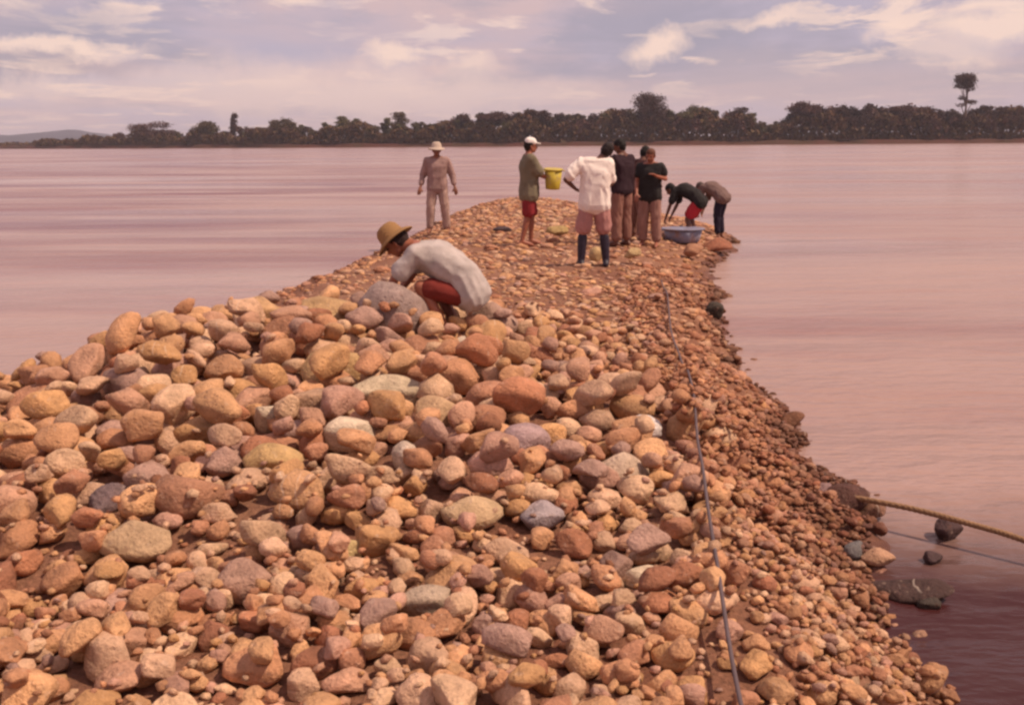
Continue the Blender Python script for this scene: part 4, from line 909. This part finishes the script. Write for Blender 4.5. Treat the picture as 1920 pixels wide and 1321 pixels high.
HUE = ['dull green', 'maroon brown', 'olive', 'dark brown']
def between(q):
    le = [a for a, _ in LM if a <= q]; ri = [a for a, _ in LM if a > q]
    if not le: return 'left of ' + NICK[ri[0]]
    if not ri: return 'right of ' + NICK[le[-1]]
    return 'right after ' + NICK[le[-1]]
while px < 2000:
    for row in range(2):
        q = px + random.uniform(-14, 14); x = xat(q); d = float(shore_y(x))
        hh = float(line_h(q)) * (d + 16) / FPX * random.uniform(.84, 1.04) * (1 if row else .8)
        fk = FILL[(k * 3 + random.randrange(7)) % 7]
        if 600 < q < 840: fk = FILL[random.choice((0, 4, 6, 3))]
        if q > 1480 or q < 330: fk = FILL[random.choice((1, 2, 5, 5))]
        put_tree(tk_(*fk), LEAF[fk[4]], x, 8 + row * 14, ('near row ' if row == 0 else 'rear row ') + HUE[fk[4]] + ' tree ' + between(q), 'forest trees on the far bank', hh / fk[2] * (1.05))
        k += 1
    px += 18
# undergrowth as one mass
n = 95000; r = np.random.default_rng(5); X = r.uniform(-330, 330, n); X = np.where(r.random(n) < .15, r.uniform(-700, 700, n), X)
T = 2.5 + 18 * r.random(n); sy = shore_y(X)
pxs = 960 + X / sy * FPX; Hh = np.maximum(line_h(pxs) * sy / FPX * .96, .8) * (.75 + .35 * np.sin(X * .21) * np.sin(X * .077 + 1))
Z = 1.9 + np.where(r.random(n) < .35, 2.2 * r.random(n), Hh * r.random(n) ** .95)
a_ = r.normal(size=(n, 3)); a_ /= np.linalg.norm(a_, axis=1)[:, None]; b_ = np.cross(a_, r.normal(size=(n, 3))); b_ /= np.linalg.norm(b_, axis=1)[:, None]
s = .9 * r.uniform(.5, 1.4, (n, 1)); P0 = np.c_[X, sy + T, Z]
V = np.stack([P0 - a_ * s, P0 + b_ * s * .6, P0 + a_ * s, P0 - b_ * s * .6], 1).reshape(-1, 3)
tag(obj('undergrowth', mesh_np('undergrowth', V, np.arange(4 * n).reshape(n, 4)), leaf_mat('scrub', (.10, .040, .024), (.115, .072, .028)), smooth=False), kind='stuff')

# distant ridge at the left
xs = np.arange(-2600, -200, 12.); V, F = [], []
for j, (yy, k_) in enumerate(((2550, 0), (2700, .75), (2900, 1), (3300, 0))):
    for x in xs:
        pxx = 960 + x / 2900 * FPX
        hgt = float(np.interp(pxx, [-800, -100, 60, 150, 230, 340, 430, 520], [36, 26, 20, 30, 20, 20, 8, 0])) * 2900 / FPX + 3 * noise.noise(Vector((x * .02, 0, 0)))
        V.append((x, yy, max(hgt * k_, -2)))
nx = len(xs)
i = np.arange(4 * nx).reshape(4, nx); F = np.c_[i[:-1, :-1].ravel(), i[:-1, 1:].ravel(), i[1:, 1:].ravel(), i[1:, :-1].ravel()]
tag(obj('distant_hills', mesh_np('distant_hills', np.array(V), F), plain('hill_forest', (.055, .05, .07), .9, .3, .01)), kind='structure')

# ------------------------------------------------------------------ haze
bm = bmesh.new(); bmesh.ops.create_cube(bm, size=1.0); me = bpy.data.meshes.new('haze'); bm.to_mesh(me); bm.free()
hz_o = bpy.data.objects.new('haze', me); COL.objects.link(hz_o); hz_o.scale = (18600, 9800, 92); hz_o.location = (0, 4400, 43.5)
m = bpy.data.materials.new('haze_air'); m.use_nodes = True; t = m.node_tree; t.nodes.clear(); pv = N(t, 'ShaderNodeVolumePrincipled'); pv.inputs['Color'].default_value = (.87, .84, .97, 1); pv.inputs['Density'].default_value = .00016
om = N(t, 'ShaderNodeOutputMaterial'); L(t, pv.outputs[0], om.inputs['Volume']); me.materials.append(m); hz_o['kind'] = 'stuff'
